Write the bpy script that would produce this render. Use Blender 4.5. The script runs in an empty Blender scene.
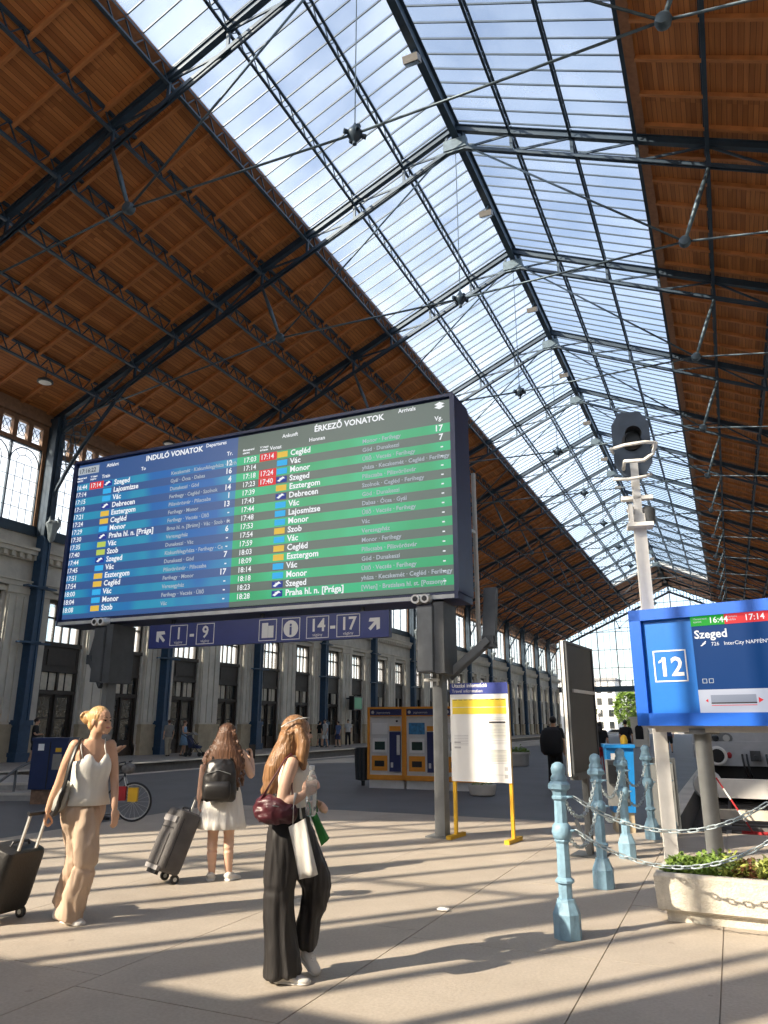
import bpy, bmesh, math, random
from mathutils import Vector, Matrix
random.seed(7)
SC = bpy.context.scene
COL = SC.collection
PI = math.pi

# ------------------------------------------------------------------ camera
CAM_YAW, CAM_PITCH, CAM_H, CAM_F = 24.193, 15.884, 1.55, 745.0
cd = bpy.data.cameras.new('camera')
cam = bpy.data.objects.new('camera', cd)
COL.objects.link(cam)
cam.location = (0, 0, CAM_H)
cam.rotation_euler = (math.radians(90 + CAM_PITCH), 0, math.radians(CAM_YAW))
cd.sensor_fit = 'VERTICAL'
cd.sensor_height = 24.0
cd.lens = CAM_F / 1024.0 * 24.0
cd.clip_start, cd.clip_end = 0.05, 900
SC.camera = cam

# ------------------------------------------------------------------ sky, sun, exposure
SUN_AZ, SUN_EL = math.radians(51.0), math.radians(33.0)       # azimuth (from +X) towards which the light travels
w = bpy.data.worlds.new('sky')
SC.world = w
w.use_nodes = True
wn = w.node_tree
wn.nodes.clear()
wo = wn.nodes.new('ShaderNodeOutputWorld')
wb = wn.nodes.new('ShaderNodeBackground')
ws = wn.nodes.new('ShaderNodeTexSky')
ws.sky_type = 'NISHITA'
ws.sun_disc = False
ws.sun_elevation = SUN_EL
ws.sun_rotation = math.radians(90) - (SUN_AZ + PI)
ws.air_density, ws.dust_density, ws.ozone_density = 1.0, 1.6, 1.2
wb.inputs['Strength'].default_value = 0.355
wh = wn.nodes.new('ShaderNodeHueSaturation')
wh.inputs['Saturation'].default_value = 0.78
wn.links.new(ws.outputs[0], wh.inputs['Color'])
wn.links.new(wh.outputs[0], wb.inputs[0])
wn.links.new(wb.outputs[0], wo.inputs[0])
sl = bpy.data.lights.new('sun', 'SUN')
sl.energy = 11.0
sl.angle = 0.0093
sl.color = (1.0, 0.87, 0.69)
sun = bpy.data.objects.new('sun', sl)
COL.objects.link(sun)
sun.rotation_euler = Vector((math.cos(SUN_AZ) * math.cos(SUN_EL), math.sin(SUN_AZ) * math.cos(SUN_EL), -math.sin(SUN_EL))).to_track_quat('-Z', 'Y').to_euler()
sun.location = (-30, -30, 40)
SC.view_settings.view_transform = 'Standard'
SC.view_settings.look = 'None'
SC.view_settings.exposure = 0.0
SC.view_settings.gamma = 1.0
SC.view_settings.use_curve_mapping = False
SC.cycles.max_bounces = 12
SC.cycles.diffuse_bounces = 8
SC.cycles.transparent_max_bounces = 16
SC.cycles.sample_clamp_indirect = 8.0

# ------------------------------------------------------------------ materials
def nt(name):
    m = bpy.data.materials.new(name)
    m.use_nodes = True
    return m, m.node_tree, m.node_tree.nodes['Principled BSDF']

def N(t, typ, **kw):
    n = t.nodes.new(typ)
    for k, v in kw.items():
        if hasattr(n, k):
            setattr(n, k, v)
        else:
            n.inputs[k].default_value = v
    return n

def c4(c):
    return (c[0], c[1], c[2], 1.0)

def mat(name, col, rough=0.6, metal=0.0, var=0.12, scale=6.0, bump=0.0, bscale=40.0, coord='Object', spec=0.5, stretch=None, emit=0.0):
    """plain surface with a noise-driven colour variation and an optional fine relief"""
    m, t, b = nt(name)
    tc = N(t, 'ShaderNodeTexCoord')
    src = tc.outputs[coord]
    if stretch:
        mp = N(t, 'ShaderNodeMapping')
        mp.inputs['Scale'].default_value = stretch
        t.links.new(src, mp.inputs[0])
        src = mp.outputs[0]
    no = N(t, 'ShaderNodeTexNoise', Scale=scale, Detail=4.0, Roughness=0.6)
    t.links.new(src, no.inputs['Vector'])
    r = N(t, 'ShaderNodeValToRGB')
    r.color_ramp.elements[0].position = 0.3
    r.color_ramp.elements[1].position = 0.7
    r.color_ramp.elements[0].color = c4([x * (1 - var) for x in col])
    r.color_ramp.elements[1].color = c4([min(1, x * (1 + var)) for x in col])
    t.links.new(no.outputs['Fac'], r.inputs[0])
    t.links.new(r.outputs[0], b.inputs['Base Color'])
    b.inputs['Roughness'].default_value = rough
    b.inputs['Metallic'].default_value = metal
    b.inputs['Specular IOR Level'].default_value = spec
    if bump:
        n2 = N(t, 'ShaderNodeTexNoise', Scale=bscale, Detail=3.0)
        t.links.new(src, n2.inputs['Vector'])
        bp = N(t, 'ShaderNodeBump', Strength=bump, Distance=0.02)
        t.links.new(n2.outputs['Fac'], bp.inputs['Height'])
        t.links.new(bp.outputs[0], b.inputs['Normal'])
    if emit:
        t.links.new(r.outputs[0], b.inputs['Emission Color'])
        b.inputs['Emission Strength'].default_value = emit
    return m

def glass_mat(name, tint, frost, fcol=(0.9, 0.95, 1.0), scale=0.6, var=0.2, gloss=0.06):
    """pane that lets light pass (transparent) mixed with a frosted, scattering part"""
    m = bpy.data.materials.new(name)
    m.use_nodes = True
    t = m.node_tree
    t.nodes.clear()
    out = N(t, 'ShaderNodeOutputMaterial')
    tr = N(t, 'ShaderNodeBsdfTransparent')
    tr.inputs[0].default_value = c4(tint)
    tl = N(t, 'ShaderNodeBsdfTranslucent')
    tl.inputs[0].default_value = c4(fcol)
    gl = N(t, 'ShaderNodeBsdfGlossy', Roughness=0.15)
    tc = N(t, 'ShaderNodeTexCoord')
    oi = N(t, 'ShaderNodeObjectInfo')
    no = N(t, 'ShaderNodeTexNoise', Scale=scale, Detail=5.0)
    ge = N(t, 'ShaderNodeNewGeometry')
    t.links.new(ge.outputs['Position'], no.inputs['Vector'])
    mr = N(t, 'ShaderNodeMapRange')
    mr.inputs['From Min'].default_value = 0.3
    mr.inputs['From Max'].default_value = 0.7
    mr.inputs['To Min'].default_value = max(0, frost - var)
    mr.inputs['To Max'].default_value = min(1, frost + var)
    t.links.new(no.outputs['Fac'], mr.inputs['Value'])
    ad = N(t, 'ShaderNodeMath', operation='MULTIPLY_ADD')
    ad.inputs[1].default_value = 0.10
    t.links.new(oi.outputs['Random'], ad.inputs[0])
    t.links.new(mr.outputs[0], ad.inputs[2])
    mx = N(t, 'ShaderNodeMixShader')
    t.links.new(ad.outputs[0], mx.inputs[0])
    t.links.new(tr.outputs[0], mx.inputs[1])
    t.links.new(tl.outputs[0], mx.inputs[2])
    m2 = N(t, 'ShaderNodeMixShader')
    m2.inputs[0].default_value = gloss
    t.links.new(mx.outputs[0], m2.inputs[1])
    t.links.new(gl.outputs[0], m2.inputs[2])
    t.links.new(m2.outputs[0], out.inputs[0])
    return m

def wood_roof_mat():
    """boards running along the hall: each board (0.14 m) its own tone, grain along the board"""
    m, t, b = nt('roof_boards')
    ge = N(t, 'ShaderNodeNewGeometry')
    sx = N(t, 'ShaderNodeSeparateXYZ')
    t.links.new(ge.outputs['Position'], sx.inputs[0])
    mu = N(t, 'ShaderNodeMath', operation='MULTIPLY')
    mu.inputs[1].default_value = 1 / 0.14
    t.links.new(sx.outputs[0], mu.inputs[0])
    fl = N(t, 'ShaderNodeMath', operation='FLOOR')
    t.links.new(mu.outputs[0], fl.inputs[0])
    fr = N(t, 'ShaderNodeMath', operation='FRACT')
    t.links.new(mu.outputs[0], fr.inputs[0])
    yb = N(t, 'ShaderNodeMath', operation='MULTIPLY')
    yb.inputs[1].default_value = 1 / 4.2
    t.links.new(sx.outputs[1], yb.inputs[0])
    yf = N(t, 'ShaderNodeMath', operation='FLOOR')
    t.links.new(yb.outputs[0], yf.inputs[0])
    cb = N(t, 'ShaderNodeCombineXYZ')
    t.links.new(fl.outputs[0], cb.inputs[0])
    t.links.new(yf.outputs[0], cb.inputs[1])
    wn_ = N(t, 'ShaderNodeTexWhiteNoise')
    t.links.new(cb.outputs[0], wn_.inputs[0])
    r = N(t, 'ShaderNodeValToRGB')
    r.color_ramp.elements[0].color = (0.46, 0.155, 0.042, 1)
    r.color_ramp.elements[1].color = (0.74, 0.285, 0.082, 1)
    t.links.new(wn_.outputs[0], r.inputs[0])
    mp = N(t, 'ShaderNodeMapping')
    mp.inputs['Scale'].default_value = (9, 0.5, 9)
    t.links.new(ge.outputs['Position'], mp.inputs[0])
    no = N(t, 'ShaderNodeTexNoise', Scale=2.0, Detail=5.0)
    t.links.new(mp.outputs[0], no.inputs['Vector'])
    mm = N(t, 'ShaderNodeMix', data_type='RGBA', blend_type='MULTIPLY')
    mm.inputs[0].default_value = 0.5
    t.links.new(r.outputs[0], mm.inputs[6])
    t.links.new(no.outputs['Fac'], mm.inputs[7])
    gp = N(t, 'ShaderNodeMath', operation='LESS_THAN')
    gp.inputs[1].default_value = 0.09
    t.links.new(fr.outputs[0], gp.inputs[0])
    m3 = N(t, 'ShaderNodeMix', data_type='RGBA')
    t.links.new(gp.outputs[0], m3.inputs[0])
    t.links.new(mm.outputs[2], m3.inputs[6])
    m3.inputs[7].default_value = (0.12, 0.04, 0.012, 1)
    t.links.new(m3.outputs[2], b.inputs['Base Color'])
    b.inputs['Roughness'].default_value = 0.55
    return m

def floor_mat():
    m, t, b = nt('paving')
    ge = N(t, 'ShaderNodeNewGeometry')
    n1 = N(t, 'ShaderNodeTexNoise', Scale=0.7, Detail=6.0, Roughness=0.65)
    n2 = N(t, 'ShaderNodeTexNoise', Scale=45.0, Detail=3.0)
    oi = N(t, 'ShaderNodeObjectInfo')
    t.links.new(ge.outputs['Position'], n1.inputs['Vector'])
    t.links.new(ge.outputs['Position'], n2.inputs['Vector'])
    r = N(t, 'ShaderNodeValToRGB')
    r.color_ramp.elements[0].position = 0.3
    r.color_ramp.elements[1].position = 0.72
    r.color_ramp.elements[0].color = (0.40, 0.345, 0.285, 1)
    r.color_ramp.elements[1].color = (0.56, 0.49, 0.41, 1)
    t.links.new(n1.outputs['Fac'], r.inputs[0])
    mm = N(t, 'ShaderNodeMix', data_type='RGBA', blend_type='MULTIPLY')
    mm.inputs[0].default_value = 0.35
    t.links.new(r.outputs[0], mm.inputs[6])
    t.links.new(n2.outputs['Fac'], mm.inputs[7])
    # small stains and chewing gum spots
    vo = N(t, 'ShaderNodeTexVoronoi', Scale=2.3)
    t.links.new(ge.outputs['Position'], vo.inputs['Vector'])
    lt = N(t, 'ShaderNodeMath', operation='LESS_THAN')
    lt.inputs[1].default_value = 0.055
    t.links.new(vo.outputs['Distance'], lt.inputs[0])
    m3 = N(t, 'ShaderNodeMix', data_type='RGBA')
    sc_ = N(t, 'ShaderNodeMath', operation='MULTIPLY')
    sc_.inputs[1].default_value = 0.28
    t.links.new(lt.outputs[0], sc_.inputs[0])
    t.links.new(sc_.outputs[0], m3.inputs[0])
    t.links.new(mm.outputs[2], m3.inputs[6])
    m3.inputs[7].default_value = (0.13, 0.11, 0.09, 1)
    t.links.new(m3.outputs[2], b.inputs['Base Color'])
    b.inputs['Roughness'].default_value = 0.62
    bp = N(t, 'ShaderNodeBump', Strength=0.25, Distance=0.01)
    t.links.new(n2.outputs['Fac'], bp.inputs['Height'])
    t.links.new(bp.outputs[0], b.inputs['Normal'])
    return m

M = {}
M['boards'] = wood_roof_mat()
M['floor'] = floor_mat()
M['batten'] = mat('roof_batten', (0.52, 0.20, 0.065), 0.55, var=0.2, scale=2.0, stretch=(1, 8, 1))
M['fascia'] = mat('roof_fascia', (0.30, 0.13, 0.06), 0.6, var=0.2)
M['iron'] = mat('truss_iron', (0.035, 0.058, 0.085), 0.45, var=0.25, scale=1.5, metal=0.2)
M['rod'] = mat('tie_rod_iron', (0.085, 0.12, 0.145), 0.45, var=0.2, metal=0.3)
M['colblue'] = mat('column_blue', (0.022, 0.062, 0.125), 0.45, var=0.2)
M['stone'] = mat('wall_stone', (0.56, 0.525, 0.465), 0.85, var=0.16, scale=1.6, bump=0.3, bscale=12)
M['stone2'] = mat('wall_stone_pale', (0.60, 0.555, 0.475), 0.85, var=0.14, scale=1.2, bump=0.3, bscale=12)
M['plinth'] = mat('wall_plinth', (0.46, 0.38, 0.26), 0.8, var=0.15, scale=2)
M['brownfr'] = mat('clerestory_brown', (0.23, 0.12, 0.06), 0.6, var=0.2)
M['doorwood'] = mat('door_wood', (0.035, 0.026, 0.02), 0.5, var=0.3)
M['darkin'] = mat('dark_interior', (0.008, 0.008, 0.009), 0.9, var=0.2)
M['sky_glass'] = glass_mat('skylight_glass', (0.88, 0.93, 0.97), 0.13, (0.72, 0.82, 0.92), var=0.10, scale=0.35)
M['cler_glass'] = glass_mat('clerestory_glass', (0.90, 0.95, 0.98), 0.36, (0.85, 0.89, 0.92), var=0.06)
M['gable_glass'] = glass_mat('gable_glass', (1.0, 1.0, 1.0), 0.10, (0.95, 0.97, 1.0), var=0.05, gloss=0.02)
M['clear_glass'] = glass_mat('facade_glass', (0.97, 0.97, 0.96), 0.02, var=0.02, gloss=0.03)
M['win_glass'] = glass_mat('window_glass', (0.75, 0.82, 0.86), 0.25, var=0.15)
M['dark_glass'] = mat('dark_glass', (0.02, 0.025, 0.028), 0.12, var=0.3, spec=0.7)
M['blind'] = mat('cream_blind', (0.62, 0.56, 0.45), 0.8, var=0.12)
M['rail'] = mat('rail_steel', (0.25, 0.22, 0.2), 0.4, metal=0.8)
M['ballast'] = mat('track_ballast', (0.10, 0.09, 0.08), 0.95, var=0.5, scale=18, bump=0.8, bscale=25)
M['sleeper'] = mat('sleeper', (0.12, 0.105, 0.09), 0.9)
M['kerb'] = mat('kerb_stone', (0.36, 0.34, 0.31), 0.85, var=0.15)

# ------------------------------------------------------------------ mesh builder
class MB:
    def __init__(s):
        s.v, s.f = [], []
    def add(s, vs, fs):
        n = len(s.v)
        s.v += [tuple(p) for p in vs]
        s.f += [tuple(i + n for i in q) for q in fs]
        return s
    def box(s, x0, x1, y0, y1, z0, z1):
        return s.add([(x0, y0, z0), (x1, y0, z0), (x1, y1, z0), (x0, y1, z0), (x0, y0, z1), (x1, y0, z1), (x1, y1, z1), (x0, y1, z1)],
                     [(3, 2, 1, 0), (4, 5, 6, 7), (0, 1, 5, 4), (1, 2, 6, 5), (2, 3, 7, 6), (3, 0, 4, 7)])
    def bar(s, p, q, w_, h_=None, up=(0, 0, 1)):
        """rectangular bar from p to q, w_ across, h_ along up"""
        h_ = h_ or w_
        p, q = Vector(p), Vector(q)
        d = (q - p).normalized()
        u = Vector(up)
        if abs(d.dot(u.normalized())) > 0.98:
            u = Vector((0, 1, 0)) if abs(d.y) < 0.9 else Vector((1, 0, 0))
        a = d.cross(u).normalized() * (w_ / 2)
        b = a.normalized().cross(d).normalized() * (h_ / 2)
        vs = [p - a - b, p + a - b, p + a + b, p - a + b, q - a - b, q + a - b, q + a + b, q - a + b]
        return s.add(vs, [(0, 1, 2, 3), (7, 6, 5, 4), (0, 4, 5, 1), (1, 5, 6, 2), (2, 6, 7, 3), (3, 7, 4, 0)])
    def tube(s, pts, r, seg=8, cap=True, closed=False, up=(0.13, 0.21, 0.97)):
        """tube through pts; r a number, a list, or a list of (ra, rb) for elliptical sections (ra along side, rb along up)"""
        P = [Vector(p) for p in pts]
        n = len(P)
        R_ = r if isinstance(r, (list, tuple)) else [r] * n
        rings = []
        U = Vector(up)
        for i in range(n):
            if closed:
                d = P[(i + 1) % n] - P[i - 1]
            else:
                d = P[min(i + 1, n - 1)] - P[max(i - 1, 0)]
            d.normalize()
            if abs(d.dot(U.normalized())) > 0.97:
                U2 = Vector((0.97, 0.1, 0.13)) if abs(d.x) < 0.9 else Vector((0, 1, 0))
            else:
                U2 = U
            a = d.cross(U2).normalized()
            b = a.cross(d).normalized()
            ra, rb = R_[i] if isinstance(R_[i], (list, tuple)) else (R_[i], R_[i])
            rings.append([P[i] + a * (math.cos(2 * PI * k / seg) * ra) + b * (math.sin(2 * PI * k / seg) * rb) for k in range(seg)])
        vs = [p for q in rings for p in q]
        fs = []
        for i in range(n if closed else n - 1):
            j = (i + 1) % n
            for k in range(seg):
                fs.append((i * seg + k, i * seg + (k + 1) % seg, j * seg + (k + 1) % seg, j * seg + k))
        if cap and not closed:
            fs.append(tuple(range(seg))[::-1])
            fs.append(tuple((n - 1) * seg + k for k in range(seg)))
        return s.add(vs, fs)
    def lathe(s, prof, c=(0, 0, 0), seg=12, rot=0.0, axis='z'):
        """prof: list of (radius, height)"""
        vs, fs = [], []
        n = len(prof)
        for (r, h) in prof:
            for k in range(seg):
                a = 2 * PI * k / seg + rot
                x, y, z = r * math.cos(a), r * math.sin(a), h
                if axis == 'x':
                    x, y, z = z, x, y
                elif axis == 'y':
                    x, y, z = x, -z, y
                vs.append((x + c[0], y + c[1], z + c[2]))
        for i in range(n - 1):
            for k in range(seg):
                fs.append((i * seg + k, i * seg + (k + 1) % seg, (i + 1) * seg + (k + 1) % seg, (i + 1) * seg + k))
        fs.append(tuple(range(seg))[::-1])
        fs.append(tuple((n - 1) * seg + k for k in range(seg)))
        return s.add(vs, fs)
    def ell(s, c, r, seg=14, rings=9, M_=None):
        vs, fs = [], []
        for i in range(rings + 1):
            th = PI * i / rings
            for k in range(seg):
                a = 2 * PI * k / seg
                p = Vector((r[0] * math.sin(th) * math.cos(a), r[1] * math.sin(th) * math.sin(a), r[2] * math.cos(th)))
                if M_ is not None:
                    p = M_ @ p
                vs.append(p + Vector(c))
        for i in range(rings):
            for k in range(seg):
                fs.append((i * seg + k, (i + 1) * seg + k, (i + 1) * seg + (k + 1) % seg, i * seg + (k + 1) % seg))
        return s.add(vs, fs)
    def prism(s, poly, plane, t0, t1):
        """poly: 2-D outline; plane 'xz' (extruded along y), 'yz' (along x), 'xy' (along z)"""
        n = len(poly)
        def P(a, b, t):
            return {'xz': (a, t, b), 'yz': (t, a, b), 'xy': (a, b, t)}[plane]
        vs = [P(a, b, t0) for a, b in poly] + [P(a, b, t1) for a, b in poly]
        fs = [tuple(range(n)), tuple(range(2 * n - 1, n - 1, -1))]
        for i in range(n):
            j = (i + 1) % n
            fs.append((i, i + n, j + n, j))
        return s.add(vs, fs)
    def xf(s, M_):
        s.v = [tuple(M_ @ Vector(p)) for p in s.v]
        return s
    def mesh(s, name, m=None, smooth=False, fix=True):
        me = bpy.data.meshes.new(name)
        me.from_pydata(s.v, [], s.f)
        if fix:
            bm = bmesh.new()
            bm.from_mesh(me)
            bmesh.ops.remove_doubles(bm, verts=bm.verts, dist=1e-5)
            bmesh.ops.recalc_face_normals(bm, faces=bm.faces)
            bm.to_mesh(me)
            bm.free()
        if m:
            me.materials.append(M[m] if isinstance(m, str) else m)
        if smooth:
            for p in me.polygons:
                p.use_smooth = True
            if smooth != 'all':
                me.set_sharp_from_angle(angle=math.radians(40))
        return me
    def build(s, name, m=None, parent=None, smooth=False, fix=True):
        return inst(name, s.mesh(name, m, smooth, fix), parent)

def inst(name, me, parent=None, loc=None, rot=None):
    o = bpy.data.objects.new(name, me)
    COL.objects.link(o)
    if parent is not None:
        o.parent = parent
    if loc is not None:
        o.location = loc
    if rot is not None:
        o.rotation_euler = rot
    return o

def tag(o, label=None, cat=None, group=None, kind=None):
    for k, v in (('label', label), ('category', cat), ('group', group), ('kind', kind)):
        if v:
            o[k] = v
    return o

def thing(name, label, cat, loc=(0, 0, 0), rz=0.0, group=None):
    o = bpy.data.objects.new(name, None)
    COL.objects.link(o)
    o.location = loc
    o.rotation_euler = (0, 0, rz)
    o.empty_display_size = 0.2
    return tag(o, label, cat, group)

def struct(name, loc=(0, 0, 0)):
    o = bpy.data.objects.new(name, None)
    COL.objects.link(o)
    o.location = loc
    o['kind'] = 'structure'
    return o

def copy_tree(o, parent=None, loc=None):
    c = o.copy()
    COL.objects.link(c)
    c.parent = parent
    if loc is not None:
        c.location = loc
    for ch in list(o.children):
        copy_tree(ch, c)
    return c

def lattice(mb, p, q, depth, n, w_=0.07, web=0.035, up=(0, 0, 1), cross=False):
    """girder: two chords depth apart along up and a zigzag (or crossed) web"""
    p, q, u = Vector(p), Vector(q), Vector(up).normalized() * (depth / 2)
    mb.bar(p + u, q + u, w_ * 1.6, w_, up)
    mb.bar(p - u, q - u, w_ * 1.6, w_, up)
    for i in range(n):
        a, b = p.lerp(q, i / n), p.lerp(q, (i + 1) / n)
        s_ = 1 if i % 2 else -1
        mb.bar(a + u * s_, b - u * s_, web, web, up)
        if cross:
            mb.bar(a - u * s_, b + u * s_, web, web, up)
    return mb

# ------------------------------------------------------------------ hall dimensions
RX, RZ, SL = -7.1, 23.4, 0.4536            # ridge line and roof slope
XL, XR = -26.5, 12.3                       # side walls
BAY, Y0 = 8.42, 13.98                      # truss spacing, first truss in view
YF, YG = -2.86, 13.98 + 8.42 * 14          # entrance facade, far gable
YS = 110.8                                 # far end of the skylight
SK = 6.35                                  # half width of the skylight
TRUSS_Y = [Y0 + BAY * k for k in range(-1, 14)]
ORD = ['first', 'second', 'third', 'fourth', 'fifth', 'sixth', 'seventh', 'eighth', 'ninth', 'tenth', 'eleventh', 'twelfth', 'thirteenth', 'fourteenth', 'fifteenth', 'sixteenth', 'seventeenth', 'eighteenth']
def rz(x, off=0.0):
    return RZ - SL * abs(x - RX) + off

# ================================================================== FLOOR
floor = struct('floor')
NX0, NX1, NY0, NY1 = -9.6, 2.9, -0.5, 13.3  # far paving limit set near the edge of the sunlight
b = MB()
for x0, x1, y0, y1, z1 in ((NX0, NX1, NY0, 12.9, -0.014), (NX0, -1.0, 12.9, NY1, -0.014), (NX0, NX1, YF, NY0, 0), (NX1, XR, YF, 12.9, 0)):
    b.box(x0, x1, y0, y1, -0.7, z1)
b.build('floor_base', 'floor', floor)
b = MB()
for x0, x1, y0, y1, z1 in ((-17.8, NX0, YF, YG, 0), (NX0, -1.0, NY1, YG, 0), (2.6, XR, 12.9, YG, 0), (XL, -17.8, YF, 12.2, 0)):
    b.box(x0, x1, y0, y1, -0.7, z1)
b.build('shade_toned_floor', mat('floor_shade_grey', (0.118, 0.121, 0.130), 0.6, var=0.14, scale=0.8, bump=0.3, bscale=60), floor)  # darker, bluer floor colour with the hall's shade painted in
cols = [-9.6, -7.7, -5.75, -3.87, -2.41, -1.0, -0.24, 1.2, 2.9]
for i in range(len(cols) - 1):
    y = NY0
    first = True
    while y < NY1 - 0.01:
        L = random.uniform(1.6, 2.7)
        if first:
            L = random.uniform(0.7, 2.2)
            first = False
        y1 = min(NY1, y + L)
        if NY1 - y1 < 0.6:
            y1 = NY1
        lim = 12.9 if cols[i] > -1.2 else NY1
        if y >= lim - 0.05:
            break
        y1b = min(y1, lim)
        MB().box(cols[i] + 0.004, cols[i + 1] - 0.004, y + 0.004, y1b - 0.004, -0.013, random.uniform(-0.0015, 0.0)).build('paving_slab', 'floor', floor)
        y = y1
MB().box(XL, -21.0, 12.2, YG, -0.7, 0.10).build('side_platform', 'kerb', floor)
MB().box(-21.05, -20.6, 12.2, YG, 0.10, 0.13).build('platform_edge_stones', 'stone2', floor)
MB().box(-21.0, -17.8, 12.2, YG, -0.75, -0.5).build('track_bed', 'ballast', floor)
MB().box(-1.0, 2.6, 12.9, YG, -0.75, -0.5).build('track_bed', 'ballast', floor)
for x in (-20.2, -18.7, -0.27, 1.17):
    MB().box(x - 0.035, x + 0.035, 16.0 if x < -10 else 14.0, 260, -0.44, -0.30).build('rail', 'rail', floor)
b = MB()
y = 14.0
while y < 60:
    b.box(-20.7, -18.2, y, y + 0.25, -0.52, -0.43)
    b.box(-0.8, 1.7, y, y + 0.25, -0.52, -0.43)
    y += 0.65
tag(b.build('sleepers', 'sleeper', floor), kind='stuff')
MB().box(-17.9, -17.55, 12.2, YG, 0.0, 0.012).build('track_edge', 'stone2', floor)
MB().box(-1.3, -1.0, 12.9, YG, 0.0, 0.012).build('track_edge', 'stone2', floor)

# ================================================================== ROOF
ceiling = struct('ceiling')
ca = math.atan(SL)
ROOF_OFF = 0.36
def slope_pts(side, d0, d1, y0, y1, off, th):
    """slab between distances d0..d1 from the ridge on one side (-1 left, +1 right)"""
    xa, xb = RX + side * d0, RX + side * d1
    za, zb = rz(xa, off), rz(xb, off)
    return [(xa, y0, za), (xb, y0, zb), (xb, y1, zb), (xa, y1, za), (xa, y0, za + th), (xb, y0, zb + th), (xb, y1, zb + th), (xa, y1, za + th)], \
           [(0, 1, 2, 3), (7, 6, 5, 4), (0, 4, 5, 1), (1, 5, 6, 2), (2, 6, 7, 3), (3, 7, 4, 0)]
HW = XR - RX
for side in (-1, 1):
    b = MB()
    b.add(*slope_pts(side, SK, HW + 0.9, YF - 0.6, YS, ROOF_OFF, 0.14))
    b.add(*slope_pts(side, 0.0, HW + 0.9, YS, YG + 0.4, ROOF_OFF, 0.14))
    b.build('boarded_slope', 'boards', ceiling)
    MB().add(*slope_pts(side, SK - 0.06, SK + 0.34, YF, YS, ROOF_OFF - 0.12, 0.12)).build('skylight_edge_board', 'fascia', ceiling)
# wooden battens under the boards, running down the slope
bm_ = {}
for side in (-1, 1):
    xa, xb = side * (SK + 0.34), side * (HW - 0.1)
    bm_[side] = MB().bar((xa, 0, -SL * abs(xa) + ROOF_OFF - 0.075), (xb, 0, -SL * abs(xb) + ROOF_OFF - 0.075), 0.13, 0.15).mesh('rafter', 'batten')
y = YF + 1.0
i = 0
while y < YG:
    for side in (-1, 1):
        inst('rafter', bm_[side], ceiling, (RX, y, RZ))
    y += BAY / 6.0
# iron lattice purlins, one per bay
pm = lattice(MB(), (0, 0.05, 0.02), (0, BAY - 0.05, 0.02), 0.56, 22, 0.075, 0.04).mesh('purlin', 'iron')
pms = lattice(MB(), (0, 0.05, 0.06), (0, BAY - 0.05, 0.06), 0.46, 22, 0.055, 0.03).mesh('skylight_purlin', 'iron')
b = MB()
b.bar((0, 0, -0.05), (0, BAY, -0.05), 0.09, 0.62)
b.bar((0, 0, 0.26), (0, BAY, 0.26), 0.30, 0.05)
b.bar((0, 0, -0.36), (0, BAY, -0.36), 0.26, 0.05)
pmr = b.mesh('ridge_beam', 'iron')
for y in TRUSS_Y:
    for side in (-1, 1):
        for d in (6.35, 8.45, 10.6, 12.7, 14.8, 16.9):
            if side > 0 and d > 15:
                continue
            x = RX + side * d
            inst('purlin', pm, ceiling, (x, y, rz(x)))
        if y < YS:
            for d in (2.12, 4.24):
                x = RX + side * d
                inst('skylight_purlin', pms, ceiling, (x, y, rz(x)))
    inst('ridge_beam', pmr, ceiling, (RX, y, RZ))
# glazing bars and panes of the skylight
PITCH = BAY / 13.0
gb, pn = {}, {}
for side in (-1, 1):
    a, c = side * 0.05, side * SK
    gb[side] = MB().bar((a, 0, -SL * abs(a) + ROOF_OFF + 0.02), (c, 0, -SL * abs(c) + ROOF_OFF + 0.02), 0.034, 0.06).mesh('glazing_bar', 'iron')
    for k, (d0, d1) in enumerate(((0.06, 2.1), (2.14, 4.22), (4.26, SK))):
        pb = MB()
        pts = []
        for (d, yy) in ((d0, 0.03), (d1, 0.03), (d1, PITCH - 0.03), (d0, PITCH - 0.03)):
            pts.append((side * d, yy, -SL * d + ROOF_OFF + 0.07 - 0.02 * k))
        pb.add(pts, [(0, 1, 2, 3)])
        pn[side, k] = pb
pnm = {k: v.mesh('pane', 'sky_glass', fix=False) for k, v in pn.items()}
rest_b, rest_p = MB(), MB()
nb = np_ = 0
y = YF
rows = []
while y < YS - 0.01:
    rows.append(y)
    y += PITCH
for y in rows:
    for side in (-1, 1):
        if y > 10.0 and nb < 298:
            inst('glazing_bar', gb[side], ceiling, (RX, y, RZ))
            nb += 1
        else:
            a, c = side * 0.05, side * SK
            rest_b.bar((RX + a, y, RZ - SL * abs(a) + ROOF_OFF + 0.02), (RX + c, y, RZ - SL * abs(c) + ROOF_OFF + 0.02), 0.03, 0.05)
        for k in range(3):
            if y > 13.0 and np_ < 300:
                inst('pane', pnm[side, k], ceiling, (RX, y, RZ))
                np_ += 1
            else:
                rest_p.add([(p[0] + RX, p[1] + y, p[2] + RZ) for p in pn[side, k].v], [(0, 1, 2, 3)])
tag(rest_b.build('glazing_bars', 'iron', ceiling), kind='stuff')
tag(rest_p.build('panes', 'sky_glass', ceiling, fix=False), kind='stuff')
# pale flashing round the far end of the glass
b = MB()
for side in (-1, 1):
    b.bar((RX, YS, RZ + ROOF_OFF - 0.1), (RX + side * SK, YS, rz(RX + SK, ROOF_OFF - 0.1)), 0.5, 0.4)
b.build('skylight_end_flashing', mat('flashing', (0.6, 0.6, 0.58), 0.5), ceiling)

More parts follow.
